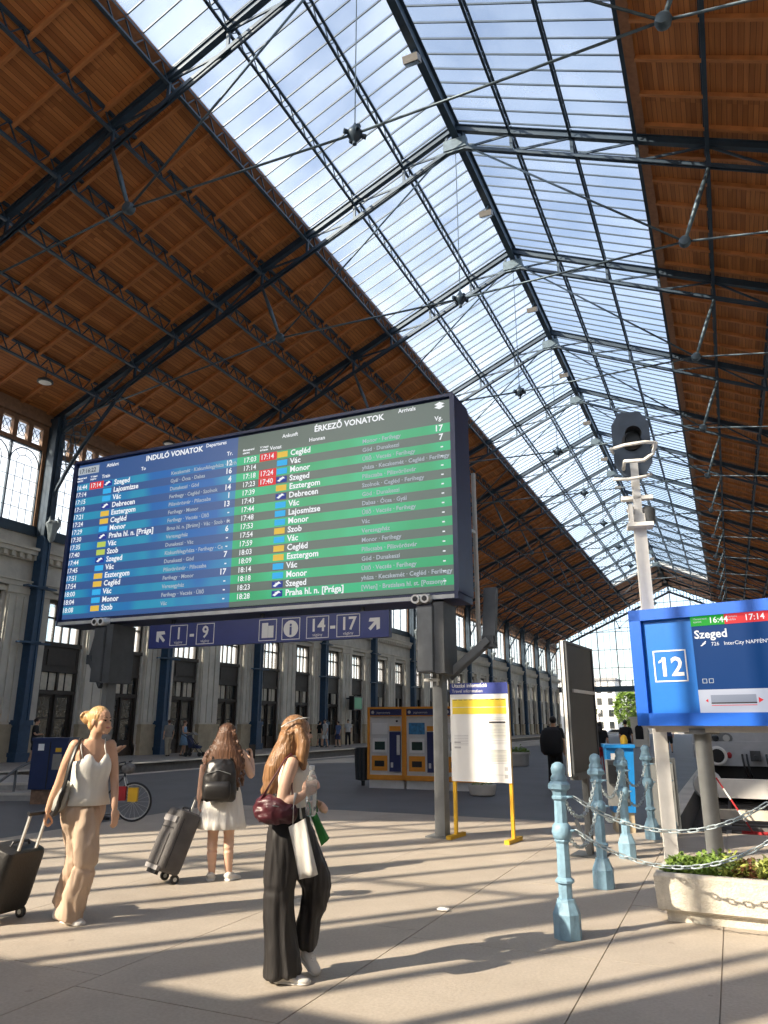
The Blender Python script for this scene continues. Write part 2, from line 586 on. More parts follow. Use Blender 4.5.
# ------------------------------------------------------------------ iron trusses
def truss_parts():
    P = {}
    for side in (-1, 1):
        s = side
        def pt(d, off=0.0):
            return (s * d, 0, -SL * d + off)
        D = HW - 0.15
        t = MB()
        t.bar(pt(0.0, 0.02), pt(D, 0.02), 0.10, 0.26)
        t.bar(pt(0.0, 0.15), pt(D, 0.15), 0.20, 0.035)
        t.bar(pt(0.0, -0.11), pt(D, -0.11), 0.20, 0.035)
        P['top_chord', s] = t.mesh('top_chord', 'iron')
        t = MB()
        for sy in (-0.06, 0.06):
            t.bar((s * 0.35, sy, -SL * 0.35 - 0.86), (s * (D - 0.6), sy, -SL * (D - 0.6) - 0.86), 0.05, 0.13)
        P['bottom_chord', s] = t.mesh('bottom_chord', 'iron')
        t = MB()
        ds = [0.35, 2.12, 4.24, 6.35, 8.45, 10.6, 12.7, 14.8, 16.9, D - 0.6]
        for i, d in enumerate(ds):
            t.bar(pt(d, -0.1), pt(d, -0.86), 0.08, 0.10, (1, 0, 0))
            if i < len(ds) - 1:
                if d < 7.4:
                    t.bar(pt(ds[i + 1], -0.1), pt(d, -0.86), 0.05, 0.08)
                else:
                    t.bar(pt(d, -0.1), pt(ds[i + 1], -0.86), 0.05, 0.08)
        P['web', s] = t.mesh('web', 'iron')
        nd = (s * 7.45, 0, -7.2)
        t = MB()
        t.tube([pt(8.45, -0.8), (s * 7.95, 0, -5.9), nd], [0.05, 0.085, 0.05], 8)
        P['strut', s] = t.mesh('strut', 'rod', 'all')
        for nm, q in (('apex_rod', (s * 0.4, 0, -0.95)), ('eave_rod', (s * (HW - 0.5), 0, -SL * (HW - 0.5) - 0.3)), ('tie_rod', (0, 0, -7.35))):
            P[nm, s] = MB().tube([nd, q], 0.038, 6).mesh(nm, 'rod', 'all')
        t = MB()
        t.lathe([(0.05, -0.14), (0.16, -0.12), (0.2, 0), (0.16, 0.12), (0.05, 0.14)], nd, 10, axis='y')
        P['node_plate', s] = t.mesh('node_plate', 'rod', True)
        # curved bracket from the column up to the truss
        t = MB()
        D2 = HW - 0.25
        pts = []
        for i in range(9):
            u = i / 8
            pts.append((s * (D2 - 4.1 * u ** 1.5 - 0.05), 0, -SL * D2 - 5.0 + 5.0 * u ** 0.8 + (SL * 4.1 - 0.75) * u ** 2))
        t.tube(pts, 0.085, 6)
        for i in range(1, 8):
            x_, _, z_ = pts[i]
            d = abs(x_)
            t.bar((x_, 0, z_), (s * (D2 - 0.1), 0, min(z_ + 0.5, -SL * D2 - 0.4)), 0.04, 0.04)
            t.bar((x_, 0, z_), (s * (d + 0.5), 0, -SL * (d + 0.5) - 0.75), 0.04, 0.04)
        for i in range(3):
            cx_, cz_ = s * (D2 - 0.75 - 0.55 * i), -SL * D2 - 1.3 + 0.25 * i
            ring = [(cx_ + 0.3 * math.cos(a * PI / 6), 0, cz_ + 0.3 * math.sin(a * PI / 6)) for a in range(12)]
            t.tube(ring, 0.028, 5, closed=True)
        P['bracket', s] = t.mesh('bracket', 'iron')
    t = MB()
    t.tube([(0, 0, -0.9), (0, 0, -7.1)], 0.016, 5)
    P['hanger_rod', 0] = t.mesh('hanger_rod', 'rod')
    t = MB()
    t.lathe([(0.01, -7.72), (0.06, -7.68), (0.05, -7.6), (0.12, -7.52), (0.2, -7.4), (0.2, -7.3), (0.12, -7.2), (0.06, -7.1), (0.02, -7.0)], (0, 0, 0), 10)
    for k in range(4):
        a = PI / 4 + k * PI / 2
        t.tube([(0, 0, -7.35), (0.3 * math.cos(a), 0.3 * math.sin(a), -7.35)], [0.05, 0.07], 6)
    P['pendant', 0] = t.mesh('pendant', 'iron', True)
    t = MB()
    t.box(-0.45, 0.45, -0.12, 0.12, -1.0, -0.55)
    t.bar((-0.75, 0, -1.05), (0.75, 0, -1.05), 0.16, 0.08)
    P['apex_plate', 0] = t.mesh('apex_plate', 'rod')
    return P
TP = truss_parts()
for i, y in enumerate(TRUSS_Y[0:]):
    if i == 0:
        lab = 'dark iron roof truss closest to the entrance facade'
    elif i == 1:
        lab = 'dark iron roof truss whose top end leaves the upper edge of the picture'
    else:
        lab = 'dark iron roof truss spanning the hall, %s full one counted from the front' % ORD[i - 2]
    t = thing('roof_truss', lab, 'truss', (RX, y, RZ), 0, 'iron roof trusses of the train hall')
    for (nm, s), me in TP.items():
        inst(nm, me, t)

# floodlights under the ridge
for i, y in enumerate([Y0 + BAY * (k + 0.5) for k in range(0, 11)]):
    t = thing('floodlight', 'grey box floodlight under the roof ridge, %s from the front' % ORD[i], 'lamp', (RX + 0.05, y, RZ - 0.42), 0, 'floodlights along the ridge')
    MB().bar((0, 0, 0), (-0.1, -0.05, -0.3), 0.05).build('bracket', 'iron', t)
    h = MB().box(-0.26, 0.26, -0.2, 0.2, -0.13, 0.1)
    h.xf(Matrix.Translation((-0.1, -0.05, -0.42)) @ Matrix.Rotation(0.5, 4, 'X'))
    h.build('housing', mat('floodlight_grey', (0.22, 0.2, 0.18), 0.5) if i == 0 else bpy.data.materials['floodlight_grey'], t)
    g = MB().box(-0.22, 0.22, -0.16, 0.16, -0.15, -0.13)
    g.xf(Matrix.Translation((-0.1, -0.05, -0.42)) @ Matrix.Rotation(0.5, 4, 'X'))
    g.build('lens', 'dark_glass', t)

# ================================================================== LEFT WALL
wall_left = struct('wall_left')
MB().box(XL - 0.6, XL, YF, Y0 + BAY * 0, 0.0, 15.2).build('solid_wall', 'stone', wall_left)
def bay_meshes():
    P = []
    PLS = []
    st, co, sill, fr, sq, gl = MB(), MB(), MB(), MB(), MB(), MB()
    op = ((1.05, 3.15), (5.0, 7.1))
    xs = [0.0, 1.05, 3.15, 5.0, 7.1, BAY]
    for a, c in ((0, 1.05), (3.15, 5.0), (7.1, BAY)):
        st.box(-0.55, 0.0, a, c, 0, 6.9)
        st.box(-0.55, 0.06, a, c, 0, 0.6)
        for (p0, p1) in ((a + 0.12, c - 0.12),):
            pl, ba = MB(), MB()
            pl.box(0.0, 0.16, p0, p1, 1.5, 6.75)
            pl.box(0.0, 0.24, p0 - 0.06, p1 + 0.06, 6.75, 7.05)
            nfl = 3 if p1 - p0 > 1 else 2
            wd = (p1 - p0) / nfl
            for k in range(nfl):
                pl.box(0.16, 0.22, p0 + wd * k + 0.06, p0 + wd * (k + 1) - 0.06, 1.62, 6.65)
            ba.box(0.0, 0.26, p0 - 0.06, p1 + 0.06, 0.0, 1.5)
            ba.box(0.0, 0.30, p0 - 0.1, p1 + 0.1, 1.42, 1.54)
            ba.box(0.0, 0.32, p0 - 0.1, p1 + 0.1, 0.0, 0.3)
            PLS += [('pilaster', pl.mesh('pilaster', 'stone2')), ('pilaster_base', ba.mesh('pilaster_base', 'plinth'))]
    st.box(-0.55, 0.0, 0, BAY, 6.9, 9.3)
    for a, c in op:
        st.box(-0.55, 0.0, a, c, 6.8, 6.95)
        co.box(0.0, 0.12, a - 0.1, c + 0.1, 6.8, 6.98)
    for z0, z1, d in ((7.05, 7.25, 0.28), (7.25, 7.32, 0.36), (8.2, 8.42, 0.2), (8.42, 8.6, 0.42), (8.6, 8.72, 0.52)):
        co.box(0.0, d, 0, BAY, z0, z1)
    n = 22
    for k in range(n):
        yy = BAY * (k + 0.5) / n
        co.box(0.0, 0.36, yy - 0.09, yy + 0.09, 8.22, 8.42)
    sill.box(-0.2, 0.12, 0, BAY, 9.3, 9.72)
    # clerestory ironwork: five arched lights, a row of small square lights above
    ya, yb = 0.38, BAY - 0.38
    wd = (yb - ya) / 5
    for k in range(6):
        yy = ya + wd * k
        fr.box(-0.05, 0.05, yy - 0.035, yy + 0.035, 9.7, 13.2)
    for k in range(5):
        yy = ya + wd * (k + 0.5)
        r = wd / 2 - 0.03
        zc = 12.28
        arc = [(0, yy + r * math.cos(a * PI / 8), zc + r * math.sin(a * PI / 8)) for a in range(9)]
        fr.tube(arc, 0.028, 4)
        r2 = r * 0.55
        arc = [(0, yy + r2 * math.cos(a * PI / 8), zc + r2 * math.sin(a * PI / 8)) for a in range(9)]
        fr.tube(arc, 0.016, 4)
        for a in (2, 4, 6):
            fr.bar((0, yy + r2 * math.cos(a * PI / 8), zc + r2 * math.sin(a * PI / 8)), (0, yy + r * math.cos(a * PI / 8), zc + r * math.sin(a * PI / 8)), 0.02)
        for j in (-1, 0, 1):
            fr.bar((0, yy + j * wd / 4, 9.7), (0, yy + j * wd / 4, zc + (0 if j else 0.0)), 0.022)
        for z in (10.35, 11.0, 11.65, 12.28):
            fr.bar((0, yy - wd / 2, z), (0, yy + wd / 2, z), 0.022)
        # spandrel scroll
        fr.tube([(0, yy + wd / 2 + 0.12 * math.cos(a * PI / 4), 12.95 + 0.12 * math.sin(a * PI / 4)) for a in range(8)], 0.016, 4, closed=True)
    fr.box(-0.05, 0.05, ya, yb, 13.1, 13.22)
    n = 10
    wd = (yb - ya) / n
    sq.box(-0.12, 0.12, ya, yb, 13.15, 13.32)
    sq.box(-0.12, 0.12, ya, yb, 14.12, 14.95)
    sq.box(-0.14, 0.25, 0, BAY, 14.3, 14.5)
    for k in range(n + 1):
        yy = ya + wd * k
        sq.box(-0.12, 0.12, yy - 0.11, yy + 0.11, 13.3, 14.15)
    for k in range(n):
        yy = ya + wd * (k + 0.5)
        fr.tube([(0.05, yy + 0.2 * math.cos(a * PI / 4), 13.72 + 0.26 * math.sin(a * PI / 4)) for a in range(8)], 0.018, 4, closed=True)
        fr.bar((0.05, yy - 0.27, 13.35), (0.05, yy + 0.27, 14.1), 0.02)
        fr.bar((0.05, yy + 0.27, 13.35), (0.05, yy - 0.27, 14.1), 0.02)
    sq.box(-0.12, 0.12, 0, ya, 9.7, 14.9)
    sq.box(-0.12, 0.12, yb, BAY, 9.7, 14.9)
    gl.add([(-0.06, ya, 9.7), (-0.06, yb, 9.7), (-0.06, yb, 14.12), (-0.06, ya, 14.12)], [(0, 1, 2, 3)])
    return [('wall_panel', st.mesh('wall_panel', 'stone')), ('cornice', co.mesh('cornice', 'stone2')), ('clerestory_sill', sill.mesh('clerestory_sill', 'iron')), ('clerestory_tracery', fr.mesh('clerestory_tracery', 'iron')),
            ('clerestory_timber', sq.mesh('clerestory_timber', 'brownfr')), ('clerestory_pane', gl.mesh('clerestory_pane', 'cler_glass', fix=False))] + PLS
BM = bay_meshes()
BAYS = [Y0 + BAY * k for k in range(0, 14)]
for y in BAYS:
    for nm, me in BM:
        inst(nm, me, wall_left, (XL, y, 0.0))
# doors with fanlight and the tall windows over them
def door_meshes():
    W = 2.1
    fr, lin, lf, pd, tp, bk = MB(), MB(), MB(), MB(), MB(), MB()
    fr.box(-0.35, -0.1, 0, 0.14, 0, 4.9)
    fr.box(-0.35, -0.1, W - 0.14, W, 0, 4.9)
    fr.box(-0.35, -0.08, 0, W, 2.72, 2.88)
    fr.box(-0.35, -0.08, 0, W, 3.66, 3.8)
    fr.box(-0.3, -0.1, W / 2 - 0.05, W / 2 + 0.05, 0, 3.7)
    lin.box(-0.32, -0.12, 0.14, W - 0.14, 3.8, 4.75)
    lin.box(-0.12, -0.08, 0.35, W - 0.35, 3.95, 4.6)
    lin.box(-0.35, 0.02, 0, W, 4.75, 4.92)
    w2 = (W - 0.28) / 2 - 0.05
    lf.box(-0.27, -0.2, 0, w2, 0.0, 0.75)
    lf.box(-0.27, -0.2, 0, 0.12, 0.75, 2.72)
    lf.box(-0.27, -0.2, w2 - 0.12, w2, 0.75, 2.72)
    lf.box(-0.27, -0.2, 0.12, w2 - 0.12, 1.7, 1.78)
    lf.box(-0.27, -0.2, 0.12, w2 - 0.12, 2.6, 2.72)
    pd.add([(-0.235, 0.12, 0.75), (-0.235, w2 - 0.12, 0.75), (-0.235, w2 - 0.12, 2.6), (-0.235, 0.12, 2.6)], [(0, 1, 2, 3)])
    tp.add([(-0.2, 0.03, 2.9), (-0.2, 0.40, 2.9), (-0.2, 0.40, 3.64), (-0.2, 0.03, 3.64)], [(0, 1, 2, 3)])
    bk.box(-0.56, -0.5, -0.1, W + 0.1, 0, 4.95)  # near-black board paints in the unlit interior behind the doors
    wf = MB()
    wf.box(-0.35, -0.12, 0.0, 0.16, 4.92, 6.8)
    wf.box(-0.35, -0.12, W - 0.16, W, 4.92, 6.8)
    wf.box(-0.35, -0.12, 0, W, 6.64, 6.8)
    for k in (1, 2, 3):
        yy = 0.16 + (W - 0.32) * k / 4
        wf.box(-0.3, -0.18, yy - 0.035, yy + 0.035, 4.92, 6.64)
    wf.box(-0.3, -0.18, 0.16, W - 0.16, 6.0, 6.07)
    wp = MB()
    w4 = (W - 0.32) / 4
    wp.add([(-0.24, 0.035, 4.95), (-0.24, w4 - 0.035, 4.95), (-0.24, w4 - 0.035, 6.62), (-0.24, 0.035, 6.62)], [(0, 1, 2, 3)])
    return dict(fr=fr.mesh('door_frame', 'doorwood'), lin=lin.mesh('lintel_panel', 'doorwood'), lf=lf.mesh('door_leaf', 'doorwood'), pd=pd.mesh('door_pane', 'dark_glass'),
                tp=tp.mesh('fanlight_pane', 'blind'), tpd=tp.mesh('fanlight_pane', 'dark_glass'), bk=bk.mesh('dark_backing', 'darkin'), wf=wf.mesh('window_frame', 'doorwood'), wp=wp.mesh('window_pane', 'win_glass', fix=False), w2=w2, w4=w4)
DM = door_meshes()
dn = 0
for y in BAYS:
    for o in (1.05, 5.0):
        dn += 1
        d = struct('door_%d' % dn, (XL, y + o, 0.06))
        inst('door_frame', DM['fr'], d)
        inst('lintel_panel', DM['lin'], d)
        inst('dark_backing', DM['bk'], d)
        for k in range(2):
            lf = inst('door_leaf', DM['lf'], d, (0, 0.14 + k * (DM['w2'] + 0.1), 0))
            inst('door_pane', DM['pd'], lf)
        for k in range(4):
            inst('fanlight_pane', DM['tp'] if random.random() < 0.55 else DM['tpd'], d, (0, 0.16 + 0.455 * k, 0))
        wdw = struct('window_%d' % dn, (XL, y + o, 0))
        inst('window_frame', DM['wf'], wdw)
        for k in range(4):
            inst('window_pane', DM['wp'], wdw, (0, 0.16 + DM['w4'] * k, 0))

# blue cast-iron wall columns
def column_meshes():
    s = MB()
    s.box(-0.2, 0.2, -0.2, 0.2, 1.5, 9.2)
    for sy in (-0.14, 0.14):
        s.box(0.18, 0.24, sy - 0.05, sy + 0.05, 1.6, 9.1)
    ba = MB().box(-0.3, 0.34, -0.34, 0.34, 0, 0.35)
    ba.box(-0.25, 0.28, -0.27, 0.27, 0.35, 1.4)
    ba.box(-0.3, 0.34, -0.33, 0.33, 1.4, 1.6)
    BDS = []
    for z in (4.6, 6.9):
        bd = MB()
        bd.box(-0.25, 0.3, -0.26, 0.26, z, z + 0.14)
        bd.box(0.0, 0.3, -0.75, 0.75, z + 0.03, z + 0.1)
        BDS.append(('band', bd.mesh('band', 'colblue')))
    up = MB().box(-0.26, 0.22, -0.24, 0.24, 9.2, 14.6)
    up.box(-0.2, 0.30, -0.1, 0.1, 9.4, 14.5)
    ca_ = MB()
    ca_.lathe([(0.05, 8.9), (0.14, 9.05), (0.2, 9.4), (0.32, 9.7), (0.26, 9.8), (0.2, 9.85)], (0.42, 0, 0), 8)
    for k in range(5):
        a = k * 2 * PI / 5
        ca_.tube([(0.42, 0, 9.5), (0.42 + 0.3 * math.cos(a), 0.3 * math.sin(a), 9.75), (0.42 + 0.26 * math.cos(a), 0.26 * math.sin(a), 10.0)], [0.07, 0.06, 0.02], 6)
    return [('shaft', s.mesh('shaft', 'colblue')), ('base', ba.mesh('base', 'colblue')), ('upper_shaft', up.mesh('upper_shaft', 'iron')),
            ('finial', ca_.mesh('finial', mat('finial_grey', (0.26, 0.30, 0.32), 0.5), True))] + BDS
CM = column_meshes()
for i, y in enumerate([Y0 + BAY * k for k in range(0, 14)]):
    lab = 'blue iron wall column just outside the left edge' if i == 0 else 'blue iron column on the left station wall, %s from the left edge' % ORD[i - 1]
    t = thing('iron_column', lab, 'column', (XL + 0.42, y, 0.10), 0, 'blue iron columns on the left wall')
    for nm, me in CM:
        inst(nm, me, t)

# ================================================================== OTHER WALLS
wall_right = struct('wall_right')
MB().box(XR, XR + 0.6, YF, YG, -0.6, 9.4).build('solid_wall', 'stone', wall_right)
MB().box(XR, XR + 0.3, YF, YG, 14.2, 15.2).build('upper_wall', 'brownfr', wall_right)
b = MB()
y = YF
while y < YG:
    b.box(XR, XR + 0.2, y - 0.3, y + 0.3, 9.4, 14.2)
    y += BAY
b.build('clerestory_post', 'iron', wall_right)
MB().add([(XR + 0.1, YF, 9.4), (XR + 0.1, YG, 9.4), (XR + 0.1, YG, 14.2), (XR + 0.1, YF, 14.2)], [(0, 1, 2, 3)]).build('clerestory_pane', 'cler_glass', wall_right, fix=False)

# entrance facade behind the camera: stone storey and end towers, one big glazed opening between
wall_front = struct('wall_front')
ZF, FX0, FX1 = 5.9, -18.8, 4.6
def ftop(x):
    return 18.7 - 0.5 * abs(x - RX)
MB().box(XL, XR, YF - 0.8, YF, 0, ZF).build('stone_storey', 'stone2', wall_front)
for x0, x1 in ((XL, FX0), (FX1, XR)):
    MB().prism([(x0, ZF), (x1, ZF), (x1, rz(x1, 0.3)), (x0, rz(x0, 0.3))], 'xz', YF - 0.8, YF).build('tower', 'stone2', wall_front)
for x0, x1 in ((FX0, RX), (RX, FX1)):
    MB().prism([(x0, ftop(x0)), (x1, ftop(x1)), (x1, rz(x1, 0.3)), (x0, rz(x0, 0.3))], 'xz', YF - 0.8, YF).build('gable_wall', 'stone2', wall_front)
b = MB()
for x, wd in ((-7.1, 0.3), (-14.8, 0.16), (0.6, 0.16)):
    MB().bar((x, YF - 0.2, ZF), (x, YF - 0.2, ftop(x) + 0.1), 0.3, wd, (1, 0, 0)).build('main_mullion', 'iron', wall_front)
for x in (-9.85, -4.35):
    MB().box(x - 0.24, x + 0.24, YF - 0.5, YF, ZF, 9.6).build('portal_pier', 'stone2', wall_front)
b = MB()
x = FX0 + 0.9
while x < FX1:
    b.bar((x, YF - 0.2, ZF), (x, YF - 0.2, ftop(x) + 0.1), 0.1, 0.10, (1, 0, 0))
    x += 0.93
for z in (8.9, 12.0):
    b.bar((FX0, YF - 0.2, z), (FX1, YF - 0.2, z), 0.08, 0.07)
tag(b.build('glazing_bars', 'iron', wall_front), kind='stuff')
poly = [(FX0, ZF), (FX1, ZF), (FX1, ftop(FX1)), (RX, ftop(RX)), (FX0, ftop(FX0))]
MB().add([(x, YF - 0.2, z) for x, z in poly], [(0, 1, 2, 3, 4)]).build('facade_pane', 'clear_glass', wall_front, fix=False)

# far gable: glazed screen hanging over the tracks
wall_back = struct('wall_back')
b = MB()
ZB = 7.6
x = RX
xs = []
k = -19
while k <= 19:
    xs.append((RX + k * 1.02, k % 3 == 0))
    k += 1
for x, main in xs:
    if abs(x - RX) < HW:
        b.bar((x, YG, ZB), (x, YG, rz(x, -0.3)), 0.16 if main else 0.06, 0.15 if main else 0.05, (1, 0, 0))
for z in (10.6, 13.6, 16.6, 19.6):
    hw = min(HW, (RZ - z) / SL)
    b.bar((RX - hw, YG, z), (RX + hw, YG, z), 0.10, 0.09)
tag(b.build('glazing_bars', mat('gable_iron', (0.20, 0.22, 0.23), 0.5), wall_back), kind='stuff')
b = MB()
for s in (-1, 1):
    b.bar((RX, YG - 0.2, RZ - 0.7), (RX + s * HW, YG - 0.2, rz(RX + HW, -0.7)), 0.3, 0.3)
    n = 40
    for i in range(n):
        x = RX + s * HW * (i + 0.5) / n
        b.bar((x, YG - 0.2, rz(x, -0.7)), (x, YG - 0.2, rz(x, 0.3)), 0.09)
b.build('gable_edge', 'iron', wall_back)
b = MB()
b.box(XL, XR, YG - 0.5, YG + 0.8, 6.7, 7.6)
for s in range(-19, 20, 2):
    b.box(RX + s - 0.05, RX + s + 0.05, YG - 0.6, YG - 0.5, 6.7, 8.5)
b.bar((XL, YG - 0.55, 8.5), (XR, YG - 0.55, 8.5), 0.08)
b.build('gable_girder', mat('girder_blue', (0.06, 0.11, 0.16), 0.5), wall_back)
poly = [(XL, ZB), (XR, ZB), (XR, rz(XR, -0.3)), (RX, RZ - 0.3), (XL, rz(XL, -0.3))]
MB().add([(x, YG + 0.05, z) for x, z in poly], [(0, 1, 2, 3, 4)]).build('gable_pane', 'gable_glass', wall_back, fix=False)
for i, x in enumerate((-23.6, -12.6, -1.6, 9.4)):
    t = thing('gable_post', 'slender blue iron post under the far glass gable, %s from the left' % ORD[i], 'post', (x, YG - 0.05, 0), 0, 'posts under the far gable')
    MB().lathe([(0.3, 0), (0.3, 0.5), (0.18, 0.7), (0.16, 6.1), (0.26, 6.3), (0.26, 6.64)], (0, 0, 0), 8).build('shaft', 'colblue', t)
    MB().bar((-1.2, 0, 6.58), (0, 0, 5.4), 0.1).bar((1.2, 0, 6.58), (0, 0, 5.4), 0.1).build('brace', 'colblue', t)
# ground outside
MB().box(-220, 220, -60, 420, -1.2, -0.76).build('outdoor_ground', mat('outdoor_ground', (0.30, 0.28, 0.25), 0.95, var=0.2, scale=0.2))['kind'] = 'structure'

# ================================================================== text and flat print
def text(name, body, size, loc, rot=(PI / 2, 0, 0), m='white_print', parent=None, align='LEFT', spacing=1.0, xs=1.0, off=0.0):
    cu = bpy.data.curves.new(name, 'FONT')
    cu.body = body
    cu.size = size
    cu.align_x = align
    cu.space_line = spacing
    cu.offset = off
    cu.resolution_u = 2
    tmp = bpy.data.objects.new('tmp', cu)
    me = bpy.data.meshes.new_from_object(tmp)
    bpy.data.objects.remove(tmp)
    bpy.data.curves.remove(cu)
    me.name = name
    me.materials.clear()
    me.materials.append(M[m])
    o = inst(name, me, parent, loc, rot)
    o.scale = (xs, 1, 1)
    return o

def emat(name, col, strength, base=None):
    m, t, b = nt(name)
    b.inputs['Base Color'].default_value = c4(base or [x * 0.15 for x in col])
    b.inputs['Emission Color'].default_value = c4(col)
    b.inputs['Emission Strength'].default_value = strength
    b.inputs['Roughness'].default_value = 0.35
    b.inputs['Specular IOR Level'].default_value = 0.15
    return m

def screen_mat(name, ca_, cb_, z_top, pitch, strength, moire):
    """self-lit timetable: alternating row colours counted down from z_top, with the tonal drift of an LED wall"""
    m, t, b = nt(name)
    ge = N(t, 'ShaderNodeNewGeometry')
    sx = N(t, 'ShaderNodeSeparateXYZ')
    t.links.new(ge.outputs['Position'], sx.inputs[0])
    sb = N(t, 'ShaderNodeMath', operation='SUBTRACT')
    sb.inputs[0].default_value = z_top
    t.links.new(sx.outputs[2], sb.inputs[1])
    md = N(t, 'ShaderNodeMath', operation='FLOORED_MODULO')
    md.inputs[1].default_value = pitch * 2
    t.links.new(sb.outputs[0], md.inputs[0])
    lt = N(t, 'ShaderNodeMath', operation='LESS_THAN')
    lt.inputs[1].default_value = pitch
    t.links.new(md.outputs[0], lt.inputs[0])
    gt = N(t, 'ShaderNodeMath', operation='GREATER_THAN')
    gt.inputs[1].default_value = 0.0
    t.links.new(sb.outputs[0], gt.inputs[0])
    an = N(t, 'ShaderNodeMath', operation='MULTIPLY')
    t.links.new(lt.outputs[0], an.inputs[0])
    t.links.new(gt.outputs[0], an.inputs[1])
    mp = N(t, 'ShaderNodeMapping')
    mp.inputs['Scale'].default_value = (1.3, 1, 0.35)
    mp.inputs['Rotation'].default_value = (0, 0.35, 0)
    t.links.new(ge.outputs['Position'], mp.inputs[0])
    no = N(t, 'ShaderNodeTexNoise', Scale=1.1, Detail=1.0)
    t.links.new(mp.outputs[0], no.inputs['Vector'])
    r = N(t, 'ShaderNodeValToRGB')
    r.color_ramp.elements[0].position, r.color_ramp.elements[1].position = 0.38, 0.62
    r.color_ramp.elements[0].color, r.color_ramp.elements[1].color = c4(ca_), c4(moire)
    t.links.new(no.outputs['Fac'], r.inputs[0])
    mx = N(t, 'ShaderNodeMix', data_type='RGBA')
    t.links.new(an.outputs[0], mx.inputs[0])
    mx.inputs[6].default_value = c4(cb_)
    t.links.new(r.outputs[0], mx.inputs[7])
    b.inputs['Base Color'].default_value = (0.02, 0.02, 0.025, 1)
    t.links.new(mx.outputs[2], b.inputs['Emission Color'])
    b.inputs['Emission Strength'].default_value = strength
    b.inputs['Roughness'].default_value = 0.3
    return m

M['white_print'] = emat('led_white', (0.95, 0.97, 1.0), 0.85)
M['soft_print'] = emat('led_soft', (0.8, 0.9, 1.0), 0.45)
M['led_red'] = emat('led_red', (0.75, 0.05, 0.06), 0.9)
M['led_cyan'] = emat('led_cyan', (0.05, 0.45, 0.85), 0.9)
M['led_yellow'] = emat('led_yellow', (0.8, 0.52, 0.08), 0.9)
M['led_lime'] = emat('led_lime', (0.5, 0.62, 0.12), 0.9)
M['led_navy'] = emat('led_navy', (0.03, 0.05, 0.30), 0.9)
M['led_green'] = emat('led_green', (0.02, 0.36, 0.04), 0.9)
M['paint_white'] = mat('print_white', (0.82, 0.82, 0.8), 0.6, var=0.03)
M['paint_black'] = mat('print_black', (0.03, 0.03, 0.035), 0.6, var=0.1)
M['case_navy'] = mat('case_navy', (0.012, 0.02, 0.075), 0.4, var=0.15)
M['case_black'] = mat('case_black', (0.012, 0.013, 0.016), 0.45, var=0.2)
M['steel_dark'] = mat('steel_dark', (0.05, 0.055, 0.06), 0.5, var=0.2)
M['steel_grey'] = mat('steel_grey', (0.17, 0.178, 0.18), 0.5, var=0.12, metal=0.2)
M['steel_pale'] = mat('steel_pale', (0.5, 0.5, 0.48), 0.45, var=0.1, metal=0.2)
M['white_paint'] = mat('white_paint', (0.74, 0.73, 0.70), 0.5, var=0.06)
M['sign_navy'] = mat('sign_navy', (0.01, 0.022, 0.14), 0.35, var=0.08)

def one_flag(parent, x, z, h, y, m):
    """the slanting stroke that tops the printed figure 1"""
    MB().prism([(x - 0.02 * h, z + h), (x - 0.02 * h, z + 0.84 * h), (x - 0.30 * h, z + 0.70 * h), (x - 0.30 * h, z + 0.80 * h)], 'xz', y, y + 0.003).build('figure_flag', m, parent)

# ================================================================== BIG TIMETABLE BOARD
BX0, BX1, BZ0, BZ1, BY = -11.62, -3.58, 3.46, 6.66, 10.6
board = thing('departure_board', 'huge blue and green electronic timetable board on two dark posts', 'departure board', (-7.6, 11.0, 0))
def bl(x, y, z):
    return (x + 7.6, y - 11.0, z)
case = MB()
case.box(BX0 + 7.6, BX1 + 7.6, BY - 11.0 + 0.02, 0.22, BZ0, BZ1)
case.build('casing', 'case_navy', board)
fr = MB()
for x0, x1, z0, z1 in ((BX0 - 0.05, BX1 + 0.06, BZ1, BZ1 + 0.05), (BX0 - 0.05, BX1 + 0.06, BZ0 - 0.10, BZ0), (BX0 - 0.06, BX0, BZ0, BZ1), (BX1, BX1 + 0.08, BZ0, BZ1)):
    fr.box(x0 + 7.6, x1 + 7.6, BY - 11.0 - 0.06, 0.26, z0, z1)
fr.build('casing_rim', 'case_navy', board)
MB().box(BX0 + 7.6, BX1 + 7.6, BY - 11.05 - 0.012, BY - 11.04 - 0.012, BZ0 - 0.09, BZ0 - 0.03).build('lower_trim', 'steel_pale', board)
XM = -7.70
ROW0, PIT = 6.225, 0.1556
M['scr_dep'] = screen_mat('screen_departures', (0.012, 0.13, 0.42), (0.035, 0.095, 0.27), ROW0, PIT, 0.95, (0.02, 0.28, 0.46))
M['scr_arr'] = screen_mat('screen_arrivals', (0.008, 0.36, 0.13), (0.085, 0.125, 0.10), ROW0, PIT, 0.95, (0.01, 0.46, 0.19))
sd = MB().box(BX0 + 0.03 + 7.6, XM + 7.6, BY - 11.0, BY - 10.98, BZ0 + 0.03, BZ1 - 0.03).build('departures_screen', 'scr_dep', board)
sa = MB().box(XM + 7.6, BX1 - 0.02 + 7.6, BY - 11.0, BY - 10.98, BZ0 + 0.03, BZ1 - 0.03).build('arrivals_screen', 'scr_arr', board)
TY = BY - 11.0 - 0.006
def bt(parent, name, body, size, x, z, m='white_print', align='LEFT', xs=1.0, off=0.002):
    return text(name, body, size, (x + 7.6, TY, z), m=m, parent=parent, align=align, xs=xs, off=off)
def rows_text(parent, name, rows, size, x, m='white_print', align='LEFT', xs=1.0, off=0.002, dy=0.0):
    for i, s in enumerate(rows):
        if s:
            o = text(name, s, size, (x + 7.6, TY - dy, ROW0 - PIT * (i + 1) + 0.035), m=m, parent=parent, align=align, xs=xs, off=off)
